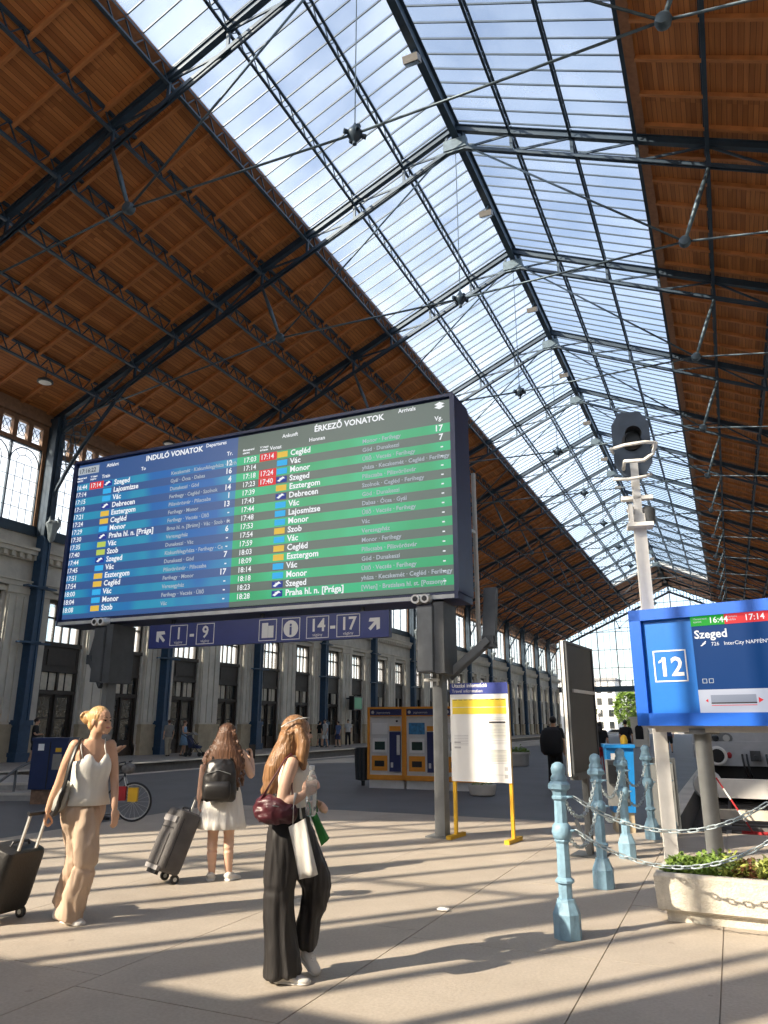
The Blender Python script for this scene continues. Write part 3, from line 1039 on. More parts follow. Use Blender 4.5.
def badges(parent, name, xs_, cells, m, wd=0.21, h=0.105, dy=0.0):
    for i in cells:
        z = ROW0 - PIT * (i + 0.5)
        MB().box(xs_ + 7.6, xs_ + wd + 7.6, TY - 0.001 - dy, TY + 0.004, z - h / 2, z + h / 2).build(name, m, parent)
dep = [('16:44', 'Szeged', 'Kecskemét · Kiskunfélegyháza · Ferih', '12', 'n'), ('17:14', 'Lajosmizse', 'Gyál · Ócsa · Dabas', '16', 'c'), ('17:15', 'Vác', 'Dunakeszi · Göd', '4', 'c'),
       ('17:19', 'Debrecen', 'Ferihegy · Cegléd · Szolnok', '14', 'n'), ('17:21', 'Esztergom', 'Pilisvörösvár · Piliscsaba', '1', 'y'), ('17:24', 'Cegléd', 'Ferihegy · Monor', '13', 'y'),
       ('17:29', 'Monor', 'Ferihegy · Vecsés · Üllő', '-', 'c'), ('17:30', 'Praha hl. n. [Prága]', 'Brno hl. n. [Brünn] · Vác · Szob · St', '-', 'n'), ('17:35', 'Vác', 'Veresegyház', '6', 'l'),
       ('17:40', 'Szob', 'Dunakeszi · Vác', '-', 'l'), ('17:44', 'Szeged', 'Kiskunfélegyháza · Ferihegy · Ce', '-', 'n'), ('17:45', 'Vác', 'Dunakeszi · Göd', '7', 'c'), ('17:51', 'Esztergom', 'Pilisvörösvár · Piliscsaba', '-', 'y'),
       ('17:54', 'Cegléd', 'Ferihegy · Monor', '17', 'y'), ('18:00', 'Vác', 'Veresegyház', '-', 'c'), ('18:04', 'Monor', 'Ferihegy · Vecsés · Üllő', '-', 'c'), ('18:08', 'Szob', 'Vác', '-', 'y')]
arr = [('17:03', 'Cegléd', 'Monor · Ferihegy', '17', 'y'), ('17:14', 'Vác', 'Göd · Dunakeszi', '7', 'c'), ('17:18', 'Monor', 'Üllő · Vecsés · Ferihegy', '-', 'c'), ('17:23', 'Szeged', 'yháza · Kecskemét · Cegléd · Ferihegy', '-', 'n'),
       ('17:39', 'Esztergom', 'Piliscsaba · Pilisvörösvár', '-', 'y'), ('17:43', 'Debrecen', 'Szolnok · Cegléd · Ferihegy', '-', 'n'), ('17:44', 'Vác', 'Göd · Dunakeszi', '-', 'c'), ('17:48', 'Lajosmizse', 'Dabas · Ócsa · Gyál', '-', 'c'),
       ('17:53', 'Monor', 'Üllő · Vecsés · Ferihegy', '-', 'c'), ('17:54', 'Szob', 'Vác', '-', 'y'), ('17:59', 'Vác', 'Veresegyház', '-', 'c'), ('18:03', 'Cegléd', 'Monor · Ferihegy', '-', 'y'), ('18:09', 'Esztergom', 'Piliscsaba · Pilisvörösvár', '-', 'y'),
       ('18:14', 'Vác', 'Göd · Dunakeszi', '-', 'c'), ('18:18', 'Monor', 'Üllő · Vecsés · Ferihegy', '-', 'c'), ('18:23', 'Szeged', 'yháza · Kecskemét · Cegléd · Ferihegy', '-', 'n'), ('18:28', 'Praha hl. n. [Prága]', '[Wien] · Bratislava hl. st. [Pozsony]', '-', 'n')]
for rows, scr, xo, late in ((dep, sd, 0.0, {0: '17:14'}), (arr, sa, 4.04, {0: '17:14', 2: '17:24', 3: '17:40'})):
    rows_text(scr, 'train_time', [r[0] for r in rows], 0.135, -11.60 + xo, xs=0.95)
    badges(scr, 'delay_plate', -11.25 + xo, list(late), 'led_red', 0.36, 0.15)
    rows_text(scr, 'delay_time', [late.get(i, '') for i in range(17)], 0.135, -11.23 + xo, xs=0.95, dy=0.004)
    rows_text(scr, 'destination', [r[1] for r in rows], 0.145, -10.61 + xo, off=0.004)
    rows_text(scr, 'via_station', [r[2] for r in rows], 0.10, -9.20 + xo, m='soft_print')
    rows_text(scr, 'track_number', [r[3] for r in rows], 0.145, -7.80 + xo if xo == 0 else -3.72, align='RIGHT', off=0.004)
    for k, mm in (('c', 'led_cyan'), ('y', 'led_yellow'), ('l', 'led_lime'), ('n', 'led_navy')):
        cells = [i for i, r in enumerate(rows) if r[4] == k]
        if cells:
            badges(scr, 'line_badge', -10.88 + xo, cells, mm)
    for i in [i for i, r in enumerate(rows) if r[4] == 'n']:
        nm = MB()
        z = ROW0 - PIT * (i + 0.5)
        x = -10.86 + xo + 7.6
        for q in ((0.0, -0.02, 0.15, 0.02), (0.03, 0.03, 0.17, -0.0)):
            nm.add([(x + q[0], TY - 0.004, z + q[1]), (x + q[0] + 0.05, TY - 0.004, z + q[1] - 0.02), (x + q[2], TY - 0.004, z + q[3] + 0.01), (x + q[2] - 0.04, TY - 0.004, z + q[3] + 0.03)], [(0, 1, 2, 3)])
        nm.build('train_logo', 'white_print', scr, fix=False)
bt(sd, 'heading', 'INDULÓ VONATOK', 0.15, -9.85, 6.48, off=0.005)
bt(sd, 'heading_english', 'Departures', 0.10, -8.42, 6.54)
bt(sd, 'heading_german', 'Abfahrt', 0.10, -10.85, 6.50)
bt(sd, 'column_heading', 'Train', 0.10, -10.95, 6.28)
bt(sd, 'column_heading', 'To', 0.10, -9.95, 6.30)
bt(sd, 'column_heading', 'Tr.', 0.11, -7.80, 6.30, align='RIGHT')
bt(sd, 'column_heading', 'Menetrend\nszerint', 0.055, -11.60, 6.33)
bt(sd, 'column_heading', 'Várható\nindulás', 0.055, -11.25, 6.33)
MB().box(-11.60 + 7.6, -11.05 + 7.6, TY - 0.003, TY, 6.42, 6.58).build('clock_plate', 'soft_print', sd)
o = bt(sd, 'clock_time', '17:16:22', 0.13, -11.57, 6.45, m='case_navy')
o.location.y -= 0.005
bt(sa, 'heading', 'ÉRKEZŐ VONATOK', 0.15, -6.10, 6.47, off=0.005)
bt(sa, 'heading_english', 'Arrivals', 0.10, -4.5, 6.54)
bt(sa, 'heading_german', 'Ankunft', 0.10, -6.75, 6.46)
bt(sa, 'column_heading', 'Vonat', 0.10, -7.0, 6.27)
bt(sa, 'column_heading', 'Honnan', 0.10, -6.2, 6.30)
bt(sa, 'column_heading', 'Vg.', 0.11, -3.72, 6.29, align='RIGHT')
bt(sa, 'column_heading', 'Menetrend\nszerint', 0.055, -7.58, 6.33)
bt(sa, 'column_heading', 'Várható\nérkezés', 0.055, -7.21, 6.33)
lg = MB()
for dz in (0.0, 0.05):
    lg.add([(-3.86 + 7.6, TY, 6.52 + dz), (-3.77 + 7.6, TY, 6.48 + dz), (-3.68 + 7.6, TY, 6.52 + dz), (-3.77 + 7.6, TY, 6.56 + dz)], [(0, 1, 2, 3)])
lg.build('operator_logo', 'white_print', sa, fix=False)
# posts, arms, loudspeaker boxes and cameras
for sgn, xp in ((1, -3.95), (-1, -10.45)):
    x = xp + 7.6
    hwp = 0.075 if sgn > 0 else 0.06
    p = MB().box(x - hwp, x + hwp, -0.25 - 0.02, -0.05, 0.0, 3.5)
    p.box(x - 0.2, x + 0.2, -0.34, 0.04, 0.0, 0.02)
    p.build('post', 'steel_grey', board)
    a = MB()
    xa, xb = x + sgn * 0.12, x + sgn * 0.72
    for dy in (-0.1, 0.12):
        a.bar((xa, -0.15 + dy, 2.22), (xb, 0.1 + dy, 2.78), 0.07, 0.1)
    a.build('arm', 'steel_grey' if sgn > 0 else 'steel_dark', board)
    a = MB()
    a.bar((xb, 0.1, 2.72), (xb, 0.3, 3.6), 0.12, 0.2, (1, 0, 0))
    a.box(xb - 0.09, xb + 0.09, 0.0, 0.25, 2.66, 2.84)
    a.build('arm_upright', 'steel_dark', board)
    sp = MB()
    bx = x - 0.24 if sgn > 0 else x - 0.10
    sp.box(bx + 0.06, bx + 0.32, -0.62, -0.27, 2.28, 3.25)
    sp.box(bx + 0.32, bx + 0.48, -0.6, -0.02, 2.26, 3.3)
    so = sp.build('loudspeaker_box', 'steel_dark', board)
    MB().box(bx + 0.075, bx + 0.305, -0.63, -0.62, 2.3, 3.23).build('grille', 'steel_grey' if sgn > 0 else 'steel_dark', so)
    cm = MB()
    for dx in (0.05, 0.2):
        cm.lathe([(0.02, 0.0), (0.06, 0.01), (0.07, 0.06), (0.07, 0.2)], (bx + dx, -0.45, 3.36), 10, axis='y')
    cm.box(bx + 0.02, bx + 0.24, -0.55, -0.4, 3.38, 3.44)
    co = cm.build('camera', 'white_paint', board, True)
    ln = MB()
    for dx in (0.05, 0.2):
        ln.lathe([(0.042, 0.0), (0.042, 0.01)], (bx + dx, -0.645, 3.36), 10, axis='y')
    ln.build('camera_lens', 'case_black', co)
sp = MB()
sp.box(-4.13 + 7.6, -3.9 + 7.6, -0.36, -0.3, 2.16, 2.2)
sp.tube([(-3.92 + 7.6, -0.33, 2.1), (-3.92 + 7.6, -0.33, 2.36)], 0.018, 6)
sp.build('post_clamp', 'steel_pale', board)
# thin conduit pole behind the right end
MB().tube([(-3.76 + 7.6, 1.3, 2.72), (-3.76 + 7.6, 1.3, 5.9)], 0.04, 8).bar((-3.76 + 7.6, 1.3, 4.8), (-3.9 + 7.6, 0.2, 4.8), 0.05).bar((-3.76 + 7.6, 1.3, 2.75), (-3.3 + 7.6, 0.15, 2.75), 0.05).build('conduit_pole', 'steel_pale', board)

# ================================================================== PLATFORM DIRECTION SIGN
sg = thing('direction_sign', 'long navy sign with arrows to platforms 1-9 and 14-17 hanging under the timetable', 'sign', (-7.1, 10.75, 2.86))
W2 = 2.38
MB().box(-W2, W2, -0.06, 0.06, 0, 0.42).build('panel', 'sign_navy', sg)
h = MB()
for x in (-1.9, 0.0, 1.9):
    h.bar((x, 0, 0.42), (x, 0, 0.51), 0.05)
h.build('hanger', 'steel_dark', sg)
M['sign_white'] = mat('sign_white', (0.62, 0.62, 0.6), 0.5, var=0.03)
def arrow(mb, cx_, cz_, r, ang):
    """arrow pointing along ang in the xz plane, flat on the sign"""
    P = [(-1, -0.2), (0.1, -0.2), (-0.4, -0.75), (0.0, -0.95), (0.95, 0), (0.0, 0.95), (-0.4, 0.75), (0.1, 0.2), (-1, 0.2)]
    c, s = math.cos(ang), math.sin(ang)
    mb.prism([(cx_ + r * (a * c - b_ * s), cz_ + r * (a * s + b_ * c)) for a, b_ in P], 'xz', -0.066, -0.061)
def frame(mb, x0, x1, z0, z1, t, y0=-0.066, y1=-0.061):
    for q in ((x0, x1, z0, z0 + t), (x0, x1, z1 - t, z1), (x0, x0 + t, z0, z1), (x1 - t, x1, z0, z1)):
        mb.box(q[0], q[1], y0, y1, q[2], q[3])
for ar in ((-2.12, 0.21, 0.13, 135), (2.14, 0.22, 0.13, 45)):
    a = MB()
    arrow(a, ar[0], ar[1], ar[2], math.radians(ar[3]))
    a.build('arrow', 'sign_white', sg)
f_ = MB()
for x0, x1 in ((-1.9, -1.52), (-1.32, -0.94), (-0.02, 0.33), (0.43, 0.78), (0.9, 1.32), (1.46, 1.88)):
    f_ = MB()
    frame(f_, x0, x1, 0.03, 0.39, 0.012)
    f_.build('number_frame', 'sign_white', sg)
for s, x in (('1', -1.71), ('9', -1.13), ('14', 1.11), ('17', 1.67)):
    text('platform_number', s, 0.29, (x, -0.063, 0.145), m='sign_white', parent=sg, align='CENTER', off=0.006)
    text('caption', 'vágány', 0.07, (x, -0.063, 0.065), m='sign_white', parent=sg, align='CENTER')
for x in (-1.42, 1.39):
    text('dash', '-', 0.3, (x, -0.063, 0.13), m='sign_white', parent=sg, align='CENTER', off=0.01)
MB().lathe([(0.14, -0.0), (0.14, 0.004)], (0.605, -0.062, 0.21), 20, axis='y').build('info_disc', 'sign_white', sg)
text('info_letter', 'i', 0.27, (0.605, -0.069, 0.115), m='sign_navy', parent=sg, align='CENTER', off=0.008)
MB().box(0.04, 0.16, -0.066, -0.061, 0.08, 0.33).box(0.165, 0.27, -0.066, -0.061, 0.08, 0.28).build('ticket_symbol', 'sign_white', sg)

# ================================================================== TRAVEL INFORMATION BOARD
ib = thing('information_board', 'white travel information board with blue header on two yellow feet', 'notice board', (-3.32, 10.8, 0), math.radians(-6))
M['yellow'] = mat('yellow_paint', (0.72, 0.42, 0.02), 0.45, var=0.08)
M['poster'] = mat('poster_white', (0.80, 0.80, 0.78), 0.5, var=0.02)
for sx_ in (-0.43, 0.43):
    MB().bar((sx_, 0.0, 0.05), (sx_, 0.0, 2.1), 0.045, 0.045).build('leg', 'yellow', ib)
    MB().box(sx_ - 0.035, sx_ + 0.035, -0.26, 0.26, 0.0, 0.05).build('foot', 'yellow', ib)
pn_ = MB().box(-0.455, 0.455, -0.045, -0.015, 0.76, 2.13).build('panel', 'poster', ib)
MB().box(-0.455, 0.455, -0.05, -0.044, 1.97, 2.13).build('header', mat('poster_blue', (0.03, 0.05, 0.26), 0.4), pn_)
M['poster_yellow'] = mat('poster_yellow', (0.85, 0.62, 0.04), 0.5, var=0.06)
MB().box(-0.42, 0.42, -0.049, -0.044, 1.79, 1.90).box(-0.42, 0.42, -0.049, -0.044, 1.69, 1.78).build('yellow_band', 'poster_yellow', pn_)
text('headline', 'Utazási információ', 0.075, (-0.42, -0.053, 2.07), m='paint_white', parent=pn_, off=0.002)
text('headline', 'Travel information', 0.065, (-0.42, -0.053, 1.995), m='paint_white', parent=pn_)
M['print_grey'] = mat('print_grey', (0.45, 0.45, 0.46), 0.6)
M['print_pale'] = mat('print_pale', (0.66, 0.66, 0.6), 0.6)
b = MB()
random.seed(3)
for k in range(10):
    b.box(-0.40 + k * 0.083, -0.34 + k * 0.083, -0.0515, -0.05, 1.885, 1.893)
b.box(0.15, 0.4, -0.048, -0.044, 1.56, 1.585)
b.build('print_line', 'paint_black', pn_)
b = MB()
z = 1.63
while z > 0.82:
    if random.random() < 0.6:
        b.box(random.uniform(0.0, 0.15), 0.41, -0.047, -0.044, z, z + 0.006)
    if 1.25 < z < 1.40:
        b.box(-0.4, -0.18, -0.047, -0.044, z, z + 0.006)
    z -= 0.022
for x0, x1, z0, z1 in ((-0.40, -0.3, 1.28, 1.3), (-0.4, -0.3, 1.21, 1.235), (0.36, 0.41, 0.92, 0.97), (0.36, 0.41, 0.82, 0.87)):
    b.box(x0, x1, -0.047, -0.044, z0, z1)
b.build('print_line', 'print_grey', pn_)
b = MB()
b.box(0.15, 0.4, -0.0465, -0.044, 1.36, 1.55)
b.box(0.15, 0.4, -0.0465, -0.044, 1.04, 1.2)
b.build('print_block', 'print_pale', pn_)

# ================================================================== TICKET MACHINES
M['orange'] = mat('orange_paint', (0.80, 0.32, 0.03), 0.45, var=0.08)
M['machine_grey'] = mat('machine_grey', (0.66, 0.66, 0.64), 0.45, var=0.06)
M['machine_navy'] = mat('machine_navy', (0.02, 0.03, 0.12), 0.4)
def ticket_machine(x, lab, poster):
    t = thing('ticket_machine', lab, 'ticket machine', (x, 18.1, 0), math.radians(3), 'orange ticket machines')
    W = 1.0
    MB().box(-0.46, 0.48, 0.03, 0.7, 0, 0.2).build('plinth', 'white_paint', t)
    MB().box(-W / 2, W / 2, 0.05, 0.72, 0.2, 1.95).build('cabinet', 'orange', t)
    f = MB()
    for q in ((-W / 2, W / 2, 0.2, 0.32), (-W / 2, -W / 2 + 0.06, 0.2, 1.95), (W / 2 - 0.06, W / 2, 0.2, 1.95), (-W / 2, W / 2, 1.74, 1.76), (-W / 2, W / 2, 1.92, 1.97)):
        f.box(q[0], q[1], -0.03, 0.05, q[2], q[3])
    f.build('front_frame', 'orange', t)
    hd = MB().box(-W / 2 + 0.06, W / 2 - 0.06, -0.01, 0.05, 1.76, 1.92).build('header', 'machine_navy', t)
    text('header_text', 'jegyautomata', 0.07, (-0.25, -0.013, 1.81), m='sign_white', parent=hd)
    MB().lathe([(0.04, 0), (0.04, 0.004)], (-0.36, -0.011, 1.84), 10, axis='y').build('header_logo', 'sign_white', hd)
    fp = MB().box(-W / 2 + 0.06, W / 2 - 0.06, 0.01, 0.05, 0.32, 1.74).build('front_panel', 'machine_grey', t)
    MB().box(-0.38, 0.04, -0.005, 0.01, 1.3, 1.58).build('poster', poster, t)
    MB().box(-0.36, 0.02, -0.01, 0.01, 0.86, 1.2).build('screen_bezel', 'poster', t)
    MB().box(-0.3, -0.02, -0.014, -0.009, 0.92, 1.12).build('screen', mat('machine_screen', (0.02, 0.05, 0.045), 0.2) if 'machine_screen' not in bpy.data.materials else bpy.data.materials['machine_screen'], t)
    MB().box(0.1, 0.4, -0.012, 0.01, 0.4, 1.36).build('payment_panel', 'machine_navy', t)
    MB().box(0.1, 0.4, -0.012, 0.01, 1.38, 1.5).build('coin_panel', 'orange', t)
    s = MB().box(0.3, 0.38, -0.022, -0.012, 0.8, 1.28)
    s.box(0.14, 0.2, -0.022, -0.012, 0.5, 0.62)
    s.build('card_reader', 'machine_grey', t)
    MB().lathe([(0.03, 0), (0.03, 0.02)], (0.3, 0.01, 1.62), 8, axis='y').build('lock', 'case_black', t)
    tr = MB().box(-0.38, 0.04, -0.01, 0.01, 0.42, 0.78).build('tray_surround', 'orange', t)
    MB().box(-0.3, -0.04, -0.014, -0.009, 0.52, 0.66).build('tray_opening', 'case_black', tr)
ticket_machine(-8.08, 'orange ticket machine with a white poster, beside the litter bin', 'paint_white')
ticket_machine(-7.06, 'orange ticket machine with a blue poster, partly hidden by the timetable post', mat('poster_cyan', (0.05, 0.22, 0.42), 0.5, var=0.5, scale=9))
ticket_machine(-6.04, 'orange ticket machine mostly hidden behind the white information board', 'paint_white')

# litter bin next to the machines
lb = thing('litter_bin', 'dark slatted litter bin left of the orange ticket machines', 'bin', (-9.0, 18.7, 0))
MB().lathe([(0.05, 0), (0.05, 0.12), (0.16, 0.14), (0.2, 0.75), (0.215, 0.95), (0.19, 0.95), (0.16, 0.3)], (0, 0, 0), 12).build('bucket', mat('bin_dark', (0.035, 0.05, 0.06), 0.5), lb, True)
for k in range(12):
    a_ = k * PI / 6
    MB().bar((0.19 * math.cos(a_), 0.19 * math.sin(a_), 0.15), (0.235 * math.cos(a_), 0.235 * math.sin(a_), 0.92), 0.05, 0.02, (math.cos(a_), math.sin(a_), 0)).build('slat', 'steel_dark', lb)

# ================================================================== PLATFORM 12 DISPLAY
pd_ = thing('platform_display', 'bright blue platform display showing 12 and the train to Szeged', 'display', (-0.98, 9.55, 0), math.radians(-15))
M['disp_blue'] = mat('display_blue', (0.006, 0.10, 0.52), 0.35, var=0.05)
M['disp_face'] = mat('display_face', (0.008, 0.14, 0.52), 0.35, var=0.04)
DW, Z0, Z1 = 2.3, 1.53, 2.87
MB().box(0, DW, 0.0, 0.42, Z0, Z1).build('casing', 'disp_blue', pd_)
fr = MB()
for q in ((0, DW, Z1 - 0.13, Z1), (0, DW, Z0, Z0 + 0.14), (0, 0.14, Z0, Z1), (DW - 0.14, DW, Z0, Z1)):
    fr.box(q[0], q[1], -0.09, 0.0, q[2], q[3])
fr.build('front_frame', 'disp_blue', pd_)
MB().box(0.14, 0.71, -0.03, 0.0, Z0 + 0.14, Z1 - 0.13).build('number_panel', 'disp_face', pd_)
f_ = MB()
frame(f_, 0.235, 0.615, 2.02, 2.38, 0.014, -0.036, -0.03)
f_.build('number_frame', 'paint_white', pd_)
text('platform_number', '12', 0.30, (0.43, -0.034, 2.09), m='paint_white', parent=pd_, align='CENTER', off=0.006, xs=1.0)
one_flag(pd_, 0.355, 2.09, 0.205, -0.037, 'paint_white')
sc_ = MB().box(0.71, DW - 0.14, -0.04, 0.0, Z0 + 0.14, Z1 - 0.13).build('screen', emat('display_screen', (0.006, 0.06, 0.22), 0.75, (0.002, 0.01, 0.04)), pd_)
SYY = -0.045
def spl(name, x0, x1, z0, z1, m, dy=0.0):
    x0 += 0.09
    x1 = x1 if x1 > 2 else x1 + 0.09
    return MB().box(x0, x1, SYY - 0.002 - dy, SYY + 0.004, z0, z1).build(name, m, sc_)
spl('departure_plate', 0.62, 0.99, 2.63, 2.74, 'led_green')
spl('delay_plate', 0.99, 1.5, 2.63, 2.74, 'led_red')
text('departure_time', '16:44', 0.095, (0.910, SYY - 0.004, 2.655), m='white_print', parent=sc_, off=0.001)
text('delay_time', '17:14', 0.095, (1.290, SYY - 0.004, 2.655), m='white_print', parent=sc_, off=0.001)
text('caption', 'Menetrend\nszerint', 0.034, (0.740, SYY - 0.004, 2.70), m='soft_print', parent=sc_)
text('caption', 'Várható\nindulás', 0.034, (1.110, SYY - 0.004, 2.70), m='soft_print', parent=sc_)
text('destination', 'Szeged', 0.13, (0.735, SYY - 0.002, 2.49), m='white_print', parent=sc_, off=0.003)
text('train_name', '726   InterCity NAPFÉNY', 0.058, (0.910, SYY - 0.002, 2.40), m='white_print', parent=sc_)
lo = MB()
for q in (0.0, 0.018):
    lo.add([(0.79 + q, SYY - 0.002, 2.405 + q), (0.805 + q, SYY - 0.002, 2.40 + q), (0.855 + q * 0.3, SYY - 0.002, 2.43 + q), (0.845 + q * 0.3, SYY - 0.002, 2.44 + q)], [(0, 1, 2, 3)])
lo.build('train_logo', 'white_print', sc_, fix=False)
f_ = MB()
frame(f_, 0.77, 0.82, 1.99, 2.04, 0.006, SYY - 0.003, SYY)
frame(f_, 0.84, 0.89, 1.99, 2.04, 0.006, SYY - 0.003, SYY)
f_.build('sector_symbol', 'soft_print', sc_)
spl('train_strip', 0.62, DW - 0.14, Z0 + 0.14, 1.92, emat('strip_pale', (0.62, 0.66, 0.78), 0.75))
spl('train_body', 0.75, 1.22, 1.77, 1.86, emat('train_grey', (0.36, 0.40, 0.5), 0.7), 0.002)
spl('train_shadow', 0.75, 1.22, 1.765, 1.78, 'paint_black', 0.003)
spl('train_underline', 0.75, 1.22, 1.745, 1.752, 'led_red', 0.003)
MB().add([(1.33, SYY - 0.005, 1.77), (1.38, SYY - 0.005, 1.80), (1.33, SYY - 0.005, 1.83)], [(0, 1, 2)]).add([(0.78, SYY - 0.005, 1.80), (0.81, SYY - 0.005, 1.78), (0.81, SYY - 0.005, 1.82)], [(0, 1, 2)]).build('direction_mark', 'led_red', sc_, fix=False)
MB().box(0.15, DW, 0.05, 0.2, Z0 - 0.07, Z0).box(0.02, DW, 0.1, 0.3, Z0 - 0.03, Z0).build('support_beam', 'blind', pd_)
MB().tube([(0.62, 0.22, 0.0), (0.62, 0.22, Z0 - 0.05)], 0.09, 14).lathe([(0.2, Z0 - 0.09), (0.2, Z0 - 0.03)], (0.62, 0.22, 0), 10).lathe([(0.17, 0.0), (0.17, 0.02)], (0.62, 0.22, 0), 10).build('leg', 'steel_grey', pd_, True)
MB().tube([(1.95, 0.22, 0.0), (1.95, 0.22, Z0 - 0.05)], 0.09, 14).build('leg', 'steel_grey', pd_, True)

# ================================================================== SIGNAL MAST
sm = thing('signal_mast', 'tall white signal mast with a dark octagonal lamp head', 'signal', (-0.82, 10.06, 0), math.radians(10))
MB().box(-0.075, 0.075, -0.075, 0.075, 0, 4.2).build('mast', 'white_paint', sm)
MB().box(-0.05, 0.05, -0.05, 0.05, 4.2, 4.95).box(-0.2, 0.2, -0.05, 0.05, 4.42, 4.47).box(-0.16, 0.16, -0.2, 0.05, 4.02, 4.07).box(-0.1, 0.1, -0.06, 0.06, 4.18, 4.22).box(-0.13, -0.08, -0.2, 0.0, 4.07, 4.32).build('upper_mast', 'white_paint', sm)
MB().lathe([(0.03, -0.05), (0.09, 0.0), (0.1, 0.18), (0.06, 0.22)], (0.12, 0.02, 4.1), 10).build('junction_box', 'steel_dark', sm, True)
o8 = [(0.245 * c_, 0.46 * s_) for c_, s_ in ((1, 0.62), (0.55, 1), (-0.55, 1), (-1, 0.62), (-1, -0.62), (-0.55, -1), (0.55, -1), (1, -0.62))]
hd = MB().prism([(x, z + 5.22) for x, z in o8], 'xz', -0.02, 0.03).build('signal_head', mat('signal_slate', (0.045, 0.062, 0.092), 0.4, var=0.2), sm)
MB().lathe([(0.13, 0.0), (0.13, 0.06), (0.10, 0.08), (0.09, 0.16)], (0, -0.02, 5.24), 16, axis='y').build('lamp_hood', 'case_black', hd, True)
hood = MB()
for k in range(10):
    a0, a1 = PI * k / 10, PI * (k + 1) / 10
    hood.add([(0.105 * math.cos(a0), -0.12, 5.25 + 0.105 * math.sin(a0)), (0.105 * math.cos(a1), -0.12, 5.25 + 0.105 * math.sin(a1)), (0.105 * math.cos(a1), -0.36, 5.24 + 0.105 * math.sin(a1)), (0.105 * math.cos(a0), -0.36, 5.24 + 0.105 * math.sin(a0))], [(0, 1, 2, 3)])
hood.build('lamp_visor', 'case_black', hd, fix=False)
ring = MB()
ring.tube([(-0.25, -0.02, 5.10), (-0.30, -0.3, 5.06), (-0.13, -0.42, 5.06), (0.13, -0.42, 5.08), (0.28, -0.3, 5.10), (0.25, -0.02, 5.14)], 0.022, 6)
ring.tube([(-0.14, -0.05, 4.85), (-0.14, -0.35, 4.86), (0.1, -0.33, 4.86), (0.22, -0.3, 4.95), (0.28, -0.3, 5.10)], 0.025, 6)
ring.tube([(-0.28, -0.05, 4.72), (-0.1, -0.2, 4.66), (0.12, -0.2, 4.68), (0.2, -0.05, 4.75)], 0.022, 6)
ring.build('guard_rail', 'white_paint', sm, 'all')

# ================================================================== NOTICE BOARD SEEN FROM BEHIND
nb_ = thing('poster_stand', 'black back of a tall poster stand on one leg beside the blue bollards', 'poster stand', (-1.76, 10.1, 0), math.radians(85))
MB().box(-0.61, 0.61, -0.03, 0.03, 0.98, 2.52).build('panel', mat('stand_black', (0.022, 0.02, 0.018), 0.55, var=0.25, scale=3), nb_)
fr = MB()
for q in ((-0.64, -0.61, 0.95, 2.55), (0.61, 0.64, 0.95, 2.55), (-0.64, 0.64, 0.95, 0.98), (-0.64, 0.64, 2.52, 2.55)):
    fr.box(q[0], q[1], -0.045, 0.045, q[2], q[3])
fr.build('frame', 'steel_dark', nb_)
MB().box(-0.45, 0.6, -0.05, -0.031, 1.93, 1.97).build('rail', 'steel_pale', nb_)
MB().box(-0.66, -0.64, -0.012, 0.02, 0.95, 2.55).build('edge_strip', 'white_paint', nb_)
MB().box(-0.05, 0.05, -0.035, 0.035, 0.0, 0.96).box(-0.5, 0.5, -0.05, 0.05, 0.9, 0.95).build('leg', 'steel_dark', nb_)
MB().bar((-0.02, 0.02, 0.05), (0.35, 0.25, 0.35), 0.04).box(-0.2, 0.2, -0.2, 0.2, 0, 0.02).build('foot', 'steel_dark', nb_)

# ================================================================== BOLLARDS AND CHAINS
M['bollard'] = mat('bollard_blue', (0.20, 0.34, 0.45), 0.5, var=0.22, scale=9, bump=0.2, bscale=30)
M['chain'] = mat('chain_grey', (0.38, 0.45, 0.48), 0.4, metal=0.3)
def bollard_meshes():
    b = MB().lathe([(0.125, 0.0), (0.125, 0.17), (0.085, 0.25), (0.08, 0.27)], (0, 0, 0), 8, PI / 8)
    c = MB().lathe([(0.062, 0.27), (0.062, 0.37), (0.088, 0.385), (0.088, 0.40), (0.062, 0.42), (0.058, 0.66), (0.075, 0.68), (0.062, 0.70)], (0, 0, 0), 8, PI / 8)
    k = MB().lathe([(0.06, 0.68), (0.085, 0.705), (0.095, 0.745), (0.085, 0.785), (0.06, 0.81)], (0, 0, 0), 12)
    u = MB().lathe([(0.06, 0.80), (0.056, 0.97), (0.075, 0.985), (0.075, 1.0), (0.065, 1.01), (0.07, 1.04), (0.105, 1.06), (0.105, 1.09), (0.075, 1.12)], (0, 0, 0), 8, PI / 8)
    f = MB().lathe([(0.075, 1.10), (0.078, 1.14), (0.06, 1.165), (0.066, 1.18), (0.07, 1.21), (0.055, 1.24), (0.02, 1.258)], (0, 0, 0), 10)
    ES = []
    for z in (0.755, 1.0):
        e = MB()
        e.tube([(0.09 + 0.03 * math.cos(a * PI / 4), 0.03 * math.sin(a * PI / 4), z) for a in range(8)], 0.009, 5, closed=True)
        ES.append(('eyelet', e.mesh('eyelet', 'bollard')))
    return [('base', b.mesh('base', 'bollard')), ('shaft', c.mesh('shaft', 'bollard')), ('knob', k.mesh('knob', 'bollard', 'all')), ('upper_shaft', u.mesh('upper_shaft', 'bollard')), ('finial', f.mesh('finial', 'bollard', 'all'))] + ES
BO = bollard_meshes()
bpos = [(-1.305, 6.29, 'pale blue iron bollard standing closest to the camera'), (-1.325, 8.23, 'pale blue iron bollard just behind the closest one'), (-1.32, 10.1, 'blue iron bollard in front of the bright blue bin'),
        (-1.19, 11.85, 'pale blue iron bollard right behind the bright blue bin'), (-0.98, 12.25, 'dark shaded bollard between blue bin and signal mast'), (0.27, 6.4, 'pale blue iron bollard cut by the right edge of the picture')]
